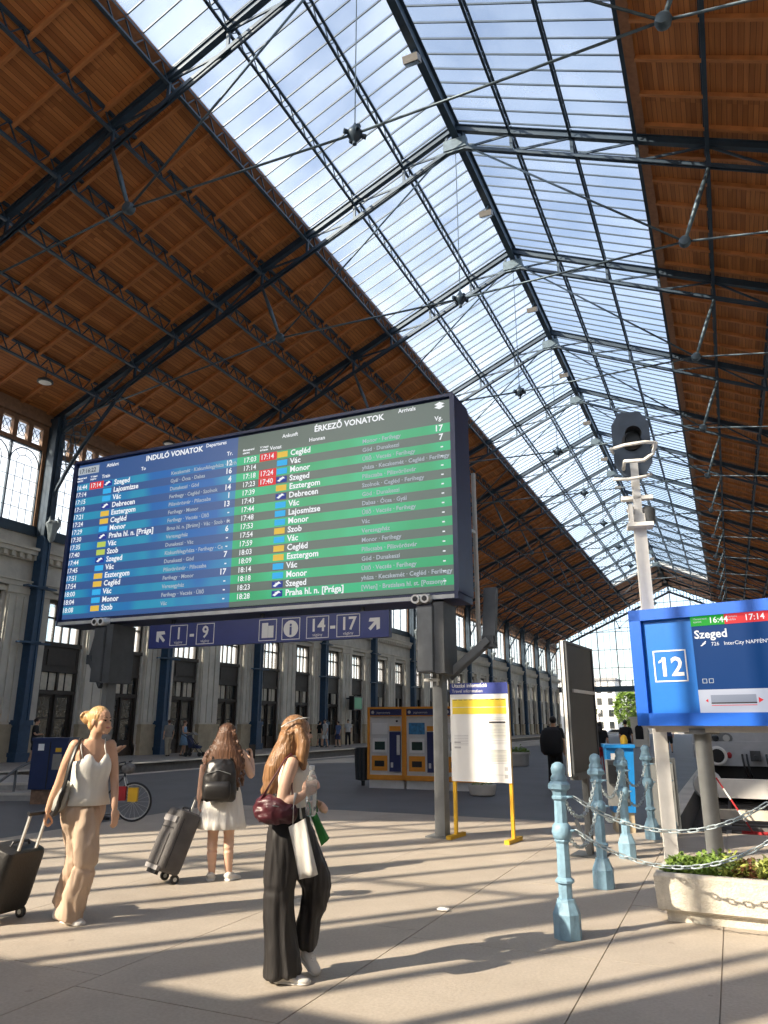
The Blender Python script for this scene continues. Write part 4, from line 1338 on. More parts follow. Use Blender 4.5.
for x, y, lab in bpos:
    t = thing('bollard', lab, 'bollard', (x, y, 0), 0, 'ornamental blue bollards')
    t.scale = (0.84, 0.84, 1.0)
    for nm, me in BO:
        inst(nm, me, t)
lk = MB()
lk.tube([(0.033 * math.cos(a) * (1.0) + (0.014 if math.cos(a) > 0 else -0.014), 0.017 * math.sin(a), 0) for a in [k * PI / 5 for k in range(10)]], 0.0065, 5, closed=True)
lk.xf(Matrix.Diagonal((0.9, 0.85, 0.85, 1)))
LINK = lk.mesh('chain_link', 'chain', 'all')
def chain(p, q, sag, lab):
    p, q = Vector(p), Vector(q)
    c = thing('chain', lab, 'chain', p, 0, 'chains between the bollards')
    L = (q - p).length
    n = 60
    pts = [p.lerp(q, i / n) + Vector((0, 0, -4 * sag * (i / n) * (1 - i / n))) for i in range(n + 1)]
    tot = sum((pts[i + 1] - pts[i]).length for i in range(n))
    pitch = 0.066
    m_ = int(tot / pitch)
    pitch = tot / m_
    acc, j = 0.0, 0
    for k in range(m_):
        s_ = (k + 0.5) * pitch
        while j < n - 1 and acc + (pts[j + 1] - pts[j]).length < s_:
            acc += (pts[j + 1] - pts[j]).length
            j += 1
        seg_ = pts[j + 1] - pts[j]
        pos = pts[j] + seg_.normalized() * (s_ - acc)
        d = seg_.normalized()
        o = inst('link', LINK, c, pos - p)
        o.rotation_euler = (d.to_track_quat('X', 'Z').to_matrix() @ Matrix.Rotation(PI / 4 if k % 2 else -PI / 4, 3, 'X')).to_euler()
pr = [(-1.305, 6.29), (-1.325, 8.23), (-1.32, 10.1), (-1.19, 11.85)]
for zz, w_ in ((1.0, 'upper'), (0.755, 'lower')):
    chain((-1.20, 6.30, zz), (0.17, 6.39, zz), 0.22, '%s pale chain sagging in front of the planter' % w_)
    names = ('the two closest bollards', 'the second bollard and the one by the blue bin', 'the blue bin bollard and the next')
    for k in range(3):
        a_, b_ = pr[k], pr[k + 1]
        chain((a_[0], a_[1] + 0.1, zz), (b_[0], b_[1] - 0.1, zz), 0.24, '%s chain hanging between %s' % (w_, names[k]))

# ================================================================== PLANTER
pl = thing('planter', 'white concrete planter trough filled with low green plants', 'planter', (-0.72, 7.08, 0), math.radians(-2))
M['concrete'] = mat('planter_concrete', (0.62, 0.58, 0.50), 0.85, var=0.16, scale=14, bump=0.5, bscale=60)
PW, PD = 2.2, 0.75
def rect(x0, x1, y0, y1, z):
    return [(x0, y0, z), (x1, y0, z), (x1, y1, z), (x0, y1, z)]
b = MB()
prof = [(0.06, 0.0), (0.06, 0.08), (0.035, 0.082), (0.0, 0.10), (-0.015, 0.345), (0.0, 0.37), (0.05, 0.37), (0.06, 0.32)]
rings = [rect(i_, PW - i_, i_, PD - i_, z) for i_, z in prof]
vs = [p for r in rings for p in r]
fs = []
for i in range(len(rings) - 1):
    for k in range(4):
        fs.append((i * 4 + k, i * 4 + (k + 1) % 4, (i + 1) * 4 + (k + 1) % 4, (i + 1) * 4 + k))
fs.append(tuple((len(rings) - 1) * 4 + k for k in range(4)))
b.add(vs, fs)
b.build('trough', 'concrete', pl)
MB().box(0.06, PW - 0.06, 0.06, PD - 0.06, 0.3, 0.345).build('soil', mat('soil', (0.10, 0.06, 0.035), 0.95, var=0.4, scale=20), pl)
M['leaf_a'] = mat('leaf_green', (0.17, 0.27, 0.05), 0.5, var=0.35, scale=9)
M['leaf_b'] = mat('leaf_yellow_green', (0.32, 0.36, 0.08), 0.5, var=0.35, scale=9)
M['leaf_c'] = mat('leaf_red', (0.26, 0.12, 0.06), 0.5, var=0.35, scale=9)
def leafclump(parent, name, c, r, n, ls, m, hz=0.6):
    b = MB()
    for _ in range(n):
        a, u = random.uniform(0, 2 * PI), random.uniform(0, 1)
        rr = r * math.sqrt(random.random())
        z = random.uniform(0, 1) * hz * r * (1.15 - rr / r)
        p = Vector((c[0] + rr * math.cos(a), c[1] + rr * math.sin(a), c[2] + z))
        d = Vector((math.cos(a + random.uniform(-1, 1)), math.sin(a + random.uniform(-1, 1)), random.uniform(-0.2, 0.9))).normalized()
        s_ = d.cross(Vector((random.uniform(-1, 1), random.uniform(-1, 1), 1))).normalized() * ls * 0.33
        L = ls * random.uniform(0.7, 1.3)
        b.add([p, p + d * L * 0.5 + s_, p + d * L, p + d * L * 0.5 - s_], [(0, 1, 2, 3)])
    return b.build(name, m, parent, fix=False)
random.seed(11)
for x, m_, r in ((0.14, 'leaf_a', 0.10), (0.30, 'leaf_a', 0.13), (0.45, 'leaf_a', 0.15), (0.56, 'leaf_b', 0.14), (0.68, 'leaf_c', 0.10), (0.84, 'leaf_b', 0.12), (1.0, 'leaf_a', 0.14), (1.2, 'leaf_c', 0.12), (1.45, 'leaf_a', 0.15), (1.7, 'leaf_b', 0.13), (1.95, 'leaf_a', 0.14)):
    for yy in (0.2, 0.42, 0.58):
        tag(leafclump(pl, 'foliage', (x + random.uniform(-0.04, 0.04), yy, 0.34), r, 260, 0.05, m_, 1.0), kind='stuff')

# ================================================================== BLUE BIN
bb = thing('recycling_bin', 'tall bright blue bin with a lid behind the bollards', 'bin', (-1.66, 12.55, 0), math.radians(14))
M['bin_blue'] = mat('bin_blue', (0.012, 0.19, 0.50), 0.4, var=0.08)
MB().prism([(-0.16, 0.28), (0.16, 0.28), (0.2, 1.2), (-0.2, 1.2)], 'xz', -0.24, 0.3).build('body', 'bin_blue', bb)
MB().box(-0.22, 0.22, -0.29, 0.34, 1.2, 1.25).build('lid', 'bin_blue', bb)
MB().box(-0.14, 0.14, -0.2, 0.26, 0.0, 0.28).build('plinth', 'plinth', bb)
MB().box(-0.14, -0.02, -0.248, -0.24, 0.96, 1.12).build('sticker', 'paint_white', bb)
MB().lathe([(0.05, 1.25), (0.06, 1.3), (0.04, 1.37), (0.01, 1.39)], (0.1, 0.0, 0), 8).build('lid_knob', 'yellow', bb, True)
# grey machine between the bins
gm = thing('control_cabinet', 'dark grey equipment cabinet between blue bin and signal mast', 'cabinet', (-1.06, 12.75, 0), math.radians(5))
MB().box(-0.2, 0.2, -0.15, 0.25, 0, 1.05).build('body', 'steel_dark', gm)
MB().box(-0.16, 0.16, -0.165, -0.15, 0.1, 0.98).build('door', 'steel_grey', gm)
MB().box(0.09, 0.12, -0.18, -0.165, 0.5, 0.62).build('handle', 'case_black', gm)

# ================================================================== PEOPLE
VIEW = math.radians(CAM_YAW)
def skinmat(name, col):
    m = mat(name, col, 0.5, var=0.06, scale=12, bump=0.05, bscale=80)
    b = m.node_tree.nodes['Principled BSDF']
    b.inputs['Subsurface Weight'].default_value = 0.08
    b.inputs['Subsurface Radius'].default_value = (0.02, 0.008, 0.005)
    return m
M['skin_a'] = skinmat('skin_warm', (0.62, 0.37, 0.24))
M['skin_b'] = skinmat('skin_light', (0.66, 0.42, 0.30))
def hairmat(name, col, sc=(60, 60, 3)):
    m = mat(name, col, 0.42, var=0.45, scale=1.0, stretch=sc, bump=0.5, bscale=1.5)
    return m
def clothmat(name, col, var=0.08, bump=0.35, st=(14, 14, 2.2), rough=0.8):
    return mat(name, col, rough, var=var, scale=1.0, stretch=st, bump=bump, bscale=1.2)

def loft(mb, rings, seg=20, fold=(0, 0.0), cap=True, topfn=None):
    """rings: (cx, cy, cz, rx, ry, rot) horizontal sections; fold (count, amplitude growing along the loft); topfn(theta) shifts the last ring in z"""
    n = len(rings)
    vs, fs = [], []
    for i, (cx_, cy_, cz_, rx, ry, ro) in enumerate(rings):
        for k in range(seg):
            th = 2 * PI * k / seg
            am = 1 + fold[1] * (1 - i / max(1, n - 1)) * math.sin(fold[0] * th + 1.3 * math.sin(2 * th))
            x, y = rx * math.cos(th) * am, ry * math.sin(th) * am
            z = cz_
            if topfn and i == n - 1:
                z += topfn(th)
            if topfn and i == n - 2:
                z += topfn(th) * 0.5
            vs.append((cx_ + x * math.cos(ro) - y * math.sin(ro), cy_ + x * math.sin(ro) + y * math.cos(ro), z))
    for i in range(n - 1):
        for k in range(seg):
            fs.append((i * seg + k, i * seg + (k + 1) % seg, (i + 1) * seg + (k + 1) % seg, (i + 1) * seg + k))
    if cap:
        fs.append(tuple(range(seg))[::-1])
        fs.append(tuple((n - 1) * seg + k for k in range(seg)))
    return mb.add(vs, fs)

def limb(mb, pts, rads, seg=12, blunt=False):
    """rounded tapering limb"""
    P = [Vector(p) for p in pts]
    Q, Rr = [], []
    n = len(P)
    sub = 4
    for i in range(n - 1):
        p0, p1, p2, p3 = P[max(0, i - 1)], P[i], P[i + 1], P[min(n - 1, i + 2)]
        for j in range(sub):
            t = j / sub
            q = 0.5 * ((2 * p1) + (-p0 + p2) * t + (2 * p0 - 5 * p1 + 4 * p2 - p3) * t * t + (-p0 + 3 * p1 - 3 * p2 + p3) * t ** 3)
            Q.append(q)
            Rr.append(rads[i] * (1 - t) + rads[i + 1] * t)
    Q.append(P[-1])
    Rr.append(rads[-1])
    d0 = (Q[0] - Q[1]).normalized()
    d1 = (Q[-1] - Q[-2]).normalized()
    Q = [Q[0] + d0 * Rr[0] * 0.9, Q[0] + d0 * Rr[0] * 0.6] + Q
    r_end = Rr[-1]
    Rr = [Rr[0] * 0.35, Rr[0] * 0.8] + Rr
    if not blunt:
        Q += [Q[-1] + d1 * r_end * 0.6, Q[-1] + d1 * r_end * 0.9]
        Rr += [r_end * 0.8, r_end * 0.35]
    mb.tube(Q, Rr, seg)
    return mb

from mathutils import noise
def remeshed(mb, name, m, parent, voxel, smooth=3, factor=0.5, folds=0.0, fs=(9.0, 9.0, 2.6)):
    """fuse overlapping volumes into one continuous skin"""
    me = mb.mesh(name, m, fix=False)
    bm = bmesh.new()
    bm.from_mesh(me)
    bmesh.ops.recalc_face_normals(bm, faces=bm.faces)
    bm.to_mesh(me)
    bm.free()
    o = bpy.data.objects.new(name, me)
    COL.objects.link(o)
    r = o.modifiers.new('r', 'REMESH')
    r.mode = 'VOXEL'
    r.voxel_size = voxel
    if smooth:
        s = o.modifiers.new('s', 'SMOOTH')
        s.factor = factor
        s.iterations = smooth
    dg = bpy.context.evaluated_depsgraph_get()
    me2 = bpy.data.meshes.new_from_object(o.evaluated_get(dg))
    me2.name = name
    o.modifiers.clear()
    if folds:
        co = [(v.co.copy(), v.normal.copy()) for v in me2.vertices]
        for v, (c_, n_) in zip(me2.vertices, co):
            q = Vector((c_.x * fs[0], c_.y * fs[1], c_.z * fs[2]))
            a_ = noise.noise(q) + 0.5 * noise.noise(q * 2.3 + Vector((7, 3, 1)))
            v.co = c_ + n_ * (folds * (1 - 2 * abs(a_)))
        me2.update()
    o.data = me2
    bpy.data.meshes.remove(me)
    for p in me2.polygons:
        p.use_smooth = True
    if not me2.materials:
        me2.materials.append(M[m])
    o.parent = parent
    return o

def head(mb, c, f, s=1.0, tilt=0.0):
    """c: head centre (mid height), f: facing angle in local xy"""
    c = Vector(c)
    F = Vector((math.cos(f), math.sin(f), 0))
    L = Vector((-math.sin(f), math.cos(f), 0))
    Z = Vector((0, 0, 1))
    Mx = Matrix((F, L, Z)).transposed()
    mb.ell(c + (F * -0.008 + Z * 0.03) * s, (0.096 * s, 0.074 * s, 0.085 * s), M_=Mx)
    mb.ell(c + (F * 0.022 - Z * 0.035) * s, (0.066 * s, 0.058 * s, 0.072 * s), M_=Mx)
    mb.ell(c + (F * 0.062 - Z * 0.088) * s, (0.024 * s, 0.026 * s, 0.02 * s), M_=Mx)
    mb.ell(c + (F * 0.075 + Z * 0.02) * s, (0.014 * s, 0.045 * s, 0.014 * s), M_=Mx)
    limb(mb, [c + (F * 0.082 + Z * 0.012) * s, c + (F * 0.103 - Z * 0.022) * s], [0.009 * s, 0.013 * s], 8)
    mb.ell(c + (F * 0.080 - Z * 0.052) * s, (0.012 * s, 0.022 * s, 0.012 * s), M_=Mx)
    for k in (-1, 1):
        mb.ell(c + (F * 0.055 + L * 0.04 * k - Z * 0.02) * s, (0.025 * s, 0.022 * s, 0.025 * s), M_=Mx)
        mb.ell(c + (F * -0.008 + L * 0.074 * k - Z * 0.008) * s, (0.02 * s, 0.01 * s, 0.032 * s), M_=Mx)
    return F, L

def face(parent, c, f, s=1.0):
    c = Vector(c)
    F = Vector((math.cos(f), math.sin(f), 0))
    L = Vector((-math.sin(f), math.cos(f), 0))
    Z = Vector((0, 0, 1))
    Mx = Matrix((F, L, Z)).transposed()
    for k in (-1, 1):
        e = MB().ell(c + (F * 0.082 + L * 0.031 * k + Z * 0.004) * s, (0.007 * s, 0.014 * s, 0.007 * s), 8, 6, Mx).build('eye', 'eye_dark', parent, 'all')
        MB().tube([c + (F * 0.086 + L * (0.014 * k) + Z * 0.026) * s, c + (F * 0.087 + L * 0.032 * k + Z * 0.032) * s, c + (F * 0.078 + L * 0.05 * k + Z * 0.026) * s], 0.0035 * s, 5).build('eyebrow', 'brow', parent, 'all')
    MB().ell(c + (F * 0.089 - Z * 0.054) * s, (0.007 * s, 0.022 * s, 0.008 * s), 10, 6, Mx).build('lips', 'lips', parent, 'all')
M['eye_dark'] = mat('eye_dark', (0.02, 0.015, 0.012), 0.2)
M['brow'] = mat('brow', (0.12, 0.07, 0.04), 0.7)
M['lips'] = mat('lips', (0.45, 0.14, 0.12), 0.4)

def hand(mb, w_, d, n, side, curl=0.5, s=1.0, spread=0.10):
    """w_ wrist, d direction of the hand, n back-of-hand normal, side +-1 thumb side; palm, four fingers, thumb"""
    w_, d, n = Vector(w_), Vector(d).normalized(), Vector(n).normalized()
    n = (n - d * n.dot(d)).normalized()
    t = d.cross(n).normalized() * side
    Mx = Matrix((d, t, n)).transposed()
    mb.ell(w_ + d * 0.045 * s, (0.052 * s, 0.037 * s, 0.016 * s), 12, 8, Mx)
    for k, (o_, L) in enumerate(((0.027, 0.070), (0.010, 0.080), (-0.008, 0.074), (-0.025, 0.058))):
        b0 = w_ + (d * 0.082 + t * o_) * s
        dd = (d + t * spread * o_ * 40 * 0.12).normalized()
        pts = [b0 - d * 0.012 * s, b0]
        a = 0.0
        p = b0
        for j, fr_ in enumerate((0.45, 0.32, 0.23)):
            a += curl * (0.5 + 0.35 * j)
            p = p + (dd * math.cos(a) - n * math.sin(a)) * (L * fr_ * s)
            pts.append(p)
        limb(mb, pts, [0.0095 * s, 0.0092 * s, 0.0085 * s, 0.0078 * s, 0.0068 * s], 7)
    b0 = w_ + (d * 0.025 + t * 0.03) * s
    p1 = b0 + (d * 0.025 + t * 0.022 - n * 0.012 * (1 + curl)) * s
    p2 = p1 + (d * 0.030 + t * 0.006 - n * 0.012 * (1 + curl)) * s
    p3 = p2 + (d * 0.024 - t * 0.004 - n * 0.006) * s
    limb(mb, [b0, p1, p2, p3], [0.014 * s, 0.012 * s, 0.0105 * s, 0.008 * s], 7)

def shoe(parent, heel, toe, h=0.09, wd=0.048, m='shoe_white', sole='shoe_sole'):
    heel, toe = Vector(heel), Vector(toe)
    d = toe - heel
    L = d.length
    d.normalize()
    up = Vector((0, 0, 1)) - d * d.z
    up.normalize()
    secs = ((0.0, 0.6, 0.75), (0.06, 0.85, 0.95), (0.2, 0.92, 1.0), (0.38, 0.9, 0.86), (0.6, 1.0, 0.60), (0.8, 1.05, 0.46), (0.93, 0.85, 0.36), (1.0, 0.45, 0.24))
    pts = [heel + d * (u * L) + up * (h * hh / 2) for u, ww, hh in secs]
    b = MB().tube(pts, [(wd * ww, h * hh / 2) for u, ww, hh in secs], 14, up=up)
    o = b.build('shoe', m, parent, 'all')
    pts = [heel + d * (u * L) + up * 0.008 for u, ww, hh in secs]
    MB().tube(pts, [(wd * ww * 1.06, 0.013) for u, ww, hh in secs], 14, up=up).build('sole', sole, o, 'all')
    lc = MB()
    for u in (0.42, 0.5, 0.58):
        p = heel + d * (u * L) + up * (h * (0.86 - (u - 0.4) * 1.25))
        s_ = d.cross(up) * 0.02
        lc.tube([p - s_, p + s_], 0.004, 5)
    lc.build('laces', 'shoe_sole', o)
    return o
M['shoe_white'] = mat('shoe_white', (0.70, 0.67, 0.62), 0.6, var=0.06)
M['shoe_sole'] = mat('shoe_sole', (0.78, 0.76, 0.72), 0.6, var=0.05)
M['shoe_dark'] = mat('shoe_dark', (0.03, 0.03, 0.03), 0.5)

M['blond'] = hairmat('hair_blond', (0.55, 0.34, 0.15))
M['redblond'] = hairmat('hair_red_blond', (0.25, 0.13, 0.058))
M['brownhair'] = hairmat('hair_brown', (0.115, 0.052, 0.026))
M['darkhair'] = hairmat('hair_dark', (0.02, 0.015, 0.012))
M['cam_white'] = clothmat('camisole_white', (0.72, 0.70, 0.64))
M['beige'] = clothmat('trousers_beige', (0.50, 0.37, 0.27), 0.1, 0.8, (7, 7, 1.6))
M['dress_white'] = clothmat('dress_white', (0.74, 0.72, 0.68), 0.06, 0.6, (22, 22, 1.0))
M['black_cloth'] = clothmat('trousers_black', (0.017, 0.015, 0.015), 0.25, 0.8, (10, 10, 1.2), 0.6)
M['leather_black'] = mat('leather_black', (0.014, 0.013, 0.013), 0.4, var=0.2)
M['maroon'] = mat('leather_maroon', (0.075, 0.014, 0.021), 0.42, var=0.2, bump=0.2, bscale=50)

def ppl(name, label, xy, group=None, rot=0.0):
    return thing(name, label, 'person', (xy[0], xy[1], 0), VIEW + rot, group)

# ---------------------------------------------------------------- woman with the bun, walking
W = ppl('person', 'woman with blond bun in white camisole and beige trousers pulling a black suitcase', (-5.13, 5.09))
FA = math.radians(-48)
B = MB()
loft(B, [(0.055, 0.0, 0.84, 0.155, 0.115, 0.6), (0.06, 0.0, 0.93, 0.158, 0.115, 0.6), (0.072, 0.0, 1.03, 0.128, 0.09, 0.6), (0.078, -0.005, 1.10, 0.118, 0.083, 0.6), (0.083, -0.01, 1.20, 0.138, 0.098, 0.6),
         (0.082, -0.005, 1.30, 0.148, 0.09, 0.6), (0.082, 0.0, 1.38, 0.14, 0.072, 0.6), (0.085, 0.0, 1.425, 0.075, 0.055, 0.6)])
for sx_ in (-1, 1):
    B.ell((0.083 + 0.055 * 0.82 * sx_ + 0.03, 0.055 * 0.57 * sx_ - 0.05, 1.205), (0.05, 0.05, 0.052))
limb(B, [(0.085, 0.0, 1.40), (0.095, -0.005, 1.45), (0.112, -0.01, 1.52)], [0.056, 0.05, 0.05])
HC = (0.128, -0.02, 1.575)
HF = math.radians(-22)
head(B, HC, HF, 1.02)
# arm on the left of the picture: reaches down to the suitcase handle
limb(B, [(-0.045, -0.075, 1.375), (-0.10, -0.08, 1.23), (-0.15, -0.06, 1.08), (-0.195, -0.05, 0.96), (-0.228, -0.04, 0.85)], [0.05, 0.044, 0.037, 0.034, 0.026])
hand(B, (-0.232, -0.04, 0.845), (-0.18, 0.05, -1), (-1.0, -0.4, 0.1), 1, 1.15)
limb(B, [(0.205, 0.075, 1.375), (0.245, 0.07, 1.23), (0.275, 0.05, 1.09), (0.305, 0.0, 0.98), (0.328, -0.04, 0.875)], [0.048, 0.042, 0.036, 0.032, 0.025])
hand(B, (0.33, -0.045, 0.865), (0.16, -0.12, -1), (0.8, -0.5, 0.1), -1, 0.45)
limb(B, [(0.0, 0.03, 0.84), (0.04, 0.03, 0.48), (-0.085, 0.16, 0.10)], [0.08, 0.055, 0.036])
limb(B, [(0.11, -0.03, 0.84), (0.16, -0.09, 0.44), (0.055, -0.05, 0.08)], [0.08, 0.055, 0.036])
body = remeshed(B, 'body', 'skin_a', W, 0.0065, 3)
face(W, HC, HF, 1.02)
T = MB()
loft(T, [(0.05, 0.0, 0.66, 0.10, 0.08, 0.5), (0.05, 0.0, 0.74, 0.15, 0.115, 0.5), (0.05, 0.0, 0.83, 0.172, 0.128, 0.5), (0.057, 0.0, 0.92, 0.165, 0.122, 0.5), (0.066, 0.0, 1.0, 0.138, 0.10, 0.5)])
limb(T, [(-0.012, 0.03, 0.84), (0.0, 0.03, 0.66), (0.026, 0.045, 0.48), (-0.035, 0.11, 0.29), (-0.085, 0.17, 0.10)], [0.108, 0.10, 0.084, 0.086, 0.10], 14, True)
limb(T, [(0.095, -0.03, 0.84), (0.128, -0.07, 0.64), (0.15, -0.09, 0.45), (0.095, -0.075, 0.24), (0.045, -0.05, 0.045)], [0.108, 0.10, 0.084, 0.09, 0.108], 14, True)
remeshed(T, 'trousers', 'beige', W, 0.011, 7, folds=0.013, fs=(11, 11, 4.0))
T = MB()
def vtop(th):
    a = ((th + 0.6 - FA + PI) % (2 * PI)) - PI
    return 0.02 * math.cos(2 * a) - 0.055 * math.exp(-(a / 0.22) ** 2) + 0.035 * math.exp(-((abs(a) - 0.55) / 0.25) ** 2)
loft(T, [(0.085, 0.0, 0.895, 0.185, 0.145, 0.6), (0.08, 0.0, 0.98, 0.165, 0.128, 0.6), (0.086, -0.008, 1.08, 0.15, 0.125, 0.6), (0.097, -0.022, 1.17, 0.158, 0.14, 0.6), (0.097, -0.022, 1.225, 0.158, 0.138, 0.6), (0.09, -0.012, 1.265, 0.155, 0.118, 0.6)], 36, (7, 0.05), False, vtop)
top = T.build('camisole', 'cam_white', W, 'all')
sol = top.modifiers.new('thickness', 'SOLIDIFY')
sol.thickness = 0.004
for sx_ in (-1, 1):
    lx, ly = 0.082 + 0.083 * sx_, 0.05 * sx_
    MB().tube([(lx + 0.06, ly - 0.10, 1.27), (lx + 0.03, ly - 0.085, 1.36), (lx + 0.0, ly - 0.01, 1.425), (lx - 0.03, ly + 0.06, 1.37), (lx - 0.05, ly + 0.085, 1.28)], 0.005, 5).build('shoulder_strap', 'cam_white', W, 'all')
H = MB()
Fh = Vector((math.cos(HF), math.sin(HF), 0))
hc = Vector(HC)
H.ell(hc - Fh * 0.022 + Vector((0, 0, 0.038)), (0.098, 0.085, 0.092), 18, 12, Matrix((Fh, Vector((-Fh.y, Fh.x, 0)), Vector((0, 0, 1)))).transposed())
H.ell(hc - Fh * 0.06 + Vector((0, 0, -0.03)), (0.05, 0.066, 0.06), 14, 10, Matrix((Fh, Vector((-Fh.y, Fh.x, 0)), Vector((0, 0, 1)))).transposed())
H.ell(hc - Fh * 0.14 + Vector((0, 0, 0.025)), (0.052, 0.055, 0.058))
random.seed(4)
for k in range(14):
    a = k * 2 * PI / 14
    c_ = hc - Fh * 0.14 + Vector((0, 0, 0.025))
    H.tube([c_ + Vector((0.05 * math.cos(a + 0.5 * j), 0.05 * math.sin(1.7 * a + j), 0.055 * math.sin(a + 0.5 * j))) for j in range(5)], [0.006, 0.011, 0.012, 0.010, 0.005], 5)
limb(H, [hc - Fh * 0.07 + Vector((0, 0, -0.04)), hc - Fh * 0.075 + Vector((0.0, 0, -0.11))], [0.02, 0.008], 6)
remeshed(H, 'hair', 'blond', W, 0.008, 2)
shoe(W, (-0.115, 0.20, 0.135), (-0.085, 0.055, 0.0), 0.085)
shoe(W, (-0.02, 0.0, 0.0), (0.185, -0.115, 0.0), 0.09)
# bag hanging at her side
bg = thing('shoulder_bag', 'black and pale grey shoulder bag of the blond woman with a bun', 'bag', (-5.13, 5.09, 0), VIEW)
S_ = MB()
S_.tube([(-0.01, -0.06, 1.43), (-0.012, -0.14, 1.36), (-0.03, -0.19, 1.22), (-0.045, -0.20, 1.08), (-0.075, -0.19, 0.97), (-0.10, -0.17, 0.90)], [(0.006, 0.022)] * 6, 8, up=(0.9, -0.4, 0))
S_.tube([(-0.01, -0.06, 1.43), (-0.03, -0.01, 1.42), (-0.06, 0.06, 1.3), (-0.10, 0.05, 1.1), (-0.13, 0.0, 0.98)], [(0.012, 0.004)] * 5, 8)
S_.build('strap', 'leather_black', bg, 'all')
S_ = MB()
S_.tube([(-0.045, -0.15, 1.08), (-0.075, -0.12, 1.0), (-0.105, -0.11, 0.92), (-0.13, -0.10, 0.865), (-0.12, -0.10, 0.845)], [(0.02, 0.03), (0.045, 0.06), (0.055, 0.075), (0.045, 0.06), (0.02, 0.02)], 14)
MB().tube([(-0.05, -0.185, 1.06), (-0.07, -0.19, 0.98), (-0.085, -0.19, 0.90), (-0.115, -0.17, 0.838), (-0.145, -0.14, 0.83)], [(0.02, 0.02)] * 5, 8).build('trim', 'leather_black', bg, 'all')
S_.build('pouch', mat('bag_pale', (0.34, 0.34, 0.31), 0.5, var=0.15), bg, 'all')

def suitcase(label, loc, tdir, tilt, wd, dp, ht, m, hlen, extra, band=False):
    """tdir: direction (local to the view frame) in which it leans towards the hand; wd across the wheels"""
    a = VIEW + math.atan2(tdir[1], tdir[0])
    t = thing('suitcase', label, 'suitcase', (loc[0], loc[1], 0.0), a, None)
    Rm = Matrix.Translation((0, 0, 0.045)) @ Matrix.Rotation(math.radians(tilt), 4, 'Y')
    b = MB()
    n = 6
    rr = 0.06
    out = []
    for (cx_, cy_, a0) in ((dp - rr, wd / 2 - rr, 0), (rr, wd / 2 - rr, PI / 2), (rr, -wd / 2 + rr, PI), (dp - rr, -wd / 2 + rr, 1.5 * PI)):
        for k in range(5):
            an = a0 + k * PI / 8
            out.append((cx_ + rr * math.cos(an), cy_ + rr * math.sin(an)))
    secs = ((0.0, 0.86), (0.03, 0.97), (0.09, 1.0), (ht * 0.9, 1.0), (ht * 0.97, 0.95), (ht, 0.8))
    vs, fs = [], []
    for z, sc_2 in secs:
        for x, y in out:
            vs.append(((x - dp / 2) * sc_2 - dp / 2, y * sc_2, z + 0.02))
    m_ = len(out)
    for i in range(len(secs) - 1):
        for k in range(m_):
            fs.append((i * m_ + k, i * m_ + (k + 1) % m_, (i + 1) * m_ + (k + 1) % m_, (i + 1) * m_ + k))
    fs.append(tuple(range(m_))[::-1])
    fs.append(tuple((len(secs) - 1) * m_ + k for k in range(m_)))
    b.add(vs, fs).xf(Rm)
    sh = b.build('shell', m, t, True)
    b = MB()
    b.box(-dp * 1.03, -dp + 0.01, -wd * 0.36, wd * 0.36, ht * 0.12, ht * 0.62)
    b.xf(Rm)
    b.build('front_pocket', m, sh)
    b = MB()
    b.box(-dp * 1.012, -dp * 0.99, -wd * 0.42, wd * 0.42, ht * 0.08, ht * 0.1).box(-dp * 1.012, -dp * 0.99, -wd * 0.42, wd * 0.42, ht * 0.7, ht * 0.715)
    for sy in (-1, 1):
        b.box(-dp * 0.75, -dp * 0.72, sy * wd * 0.5 - 0.004, sy * wd * 0.5 + 0.004, ht * 0.1, ht * 0.9)
    b.xf(Rm)
    b.build('zip', 'case_black', sh)
    if band:
        MB().box(-dp * 1.02, -dp * 0.9, -wd * 0.44, wd * 0.44, ht * 0.80, ht * 0.90).xf(Rm).build('pale_band', mat('case_band', (0.26, 0.25, 0.25), 0.6), sh)
        MB().box(-dp * 1.02, -dp * 0.9, -wd * 0.44, wd * 0.44, ht * 0.03, ht * 0.10).xf(Rm).build('pale_band', bpy.data.materials['case_band'], sh)
    for sy in (-1, 1):
        MB().lathe([(0.045, -0.015), (0.045, 0.015)], (0, 0, 0), 14, axis='y').xf(Matrix.Translation((-0.03, sy * (wd / 2 - 0.05), 0.045))).build('wheel', 'case_black', t)
        MB().lathe([(0.02, -0.017), (0.02, 0.017)], (0, 0, 0), 8, axis='y').xf(Matrix.Translation((-0.03, sy * (wd / 2 - 0.05), 0.045))).build('hub', 'steel_pale', t)
    b = MB().box(-dp * 0.95, -dp * 0.8, -wd * 0.3, wd * 0.3, -0.02, 0.03).xf(Rm)
    b.build('stand_foot', 'case_black', t)
    if hlen:
        for sy in (-1, 1):
            MB().bar((-0.035, sy * 0.09, ht * 0.6), (-0.035, sy * 0.09, ht + hlen), 0.018).xf(Rm).build('handle_bar', 'steel_pale', t)
        MB().bar((-0.035, -0.115, ht + hlen), (-0.035, 0.115, ht + hlen), 0.032, 0.026).xf(Rm).build('grip', 'case_black', t)
    MB().tube([(-dp * 0.5, -0.1, ht + 0.015), (-dp * 0.5, -0.08, ht + 0.05), (-dp * 0.5, 0.08, ht + 0.05), (-dp * 0.5, 0.1, ht + 0.015)], 0.011, 6).xf(Rm).build('carry_handle', 'case_black', t)
    return t
def vf(o, x, y):
    """point x right / y away (camera view frame) from ground point o"""
    return (o[0] + x * math.cos(VIEW) - y * math.sin(VIEW), o[1] + x * math.sin(VIEW) + y * math.cos(VIEW))
M['case_dark'] = mat('suitcase_black', (0.014, 0.013, 0.012), 0.5, var=0.25, bump=0.2, bscale=60)
M['case_char'] = mat('suitcase_charcoal', (0.085, 0.08, 0.08), 0.7, var=0.2, bump=0.3, bscale=70)
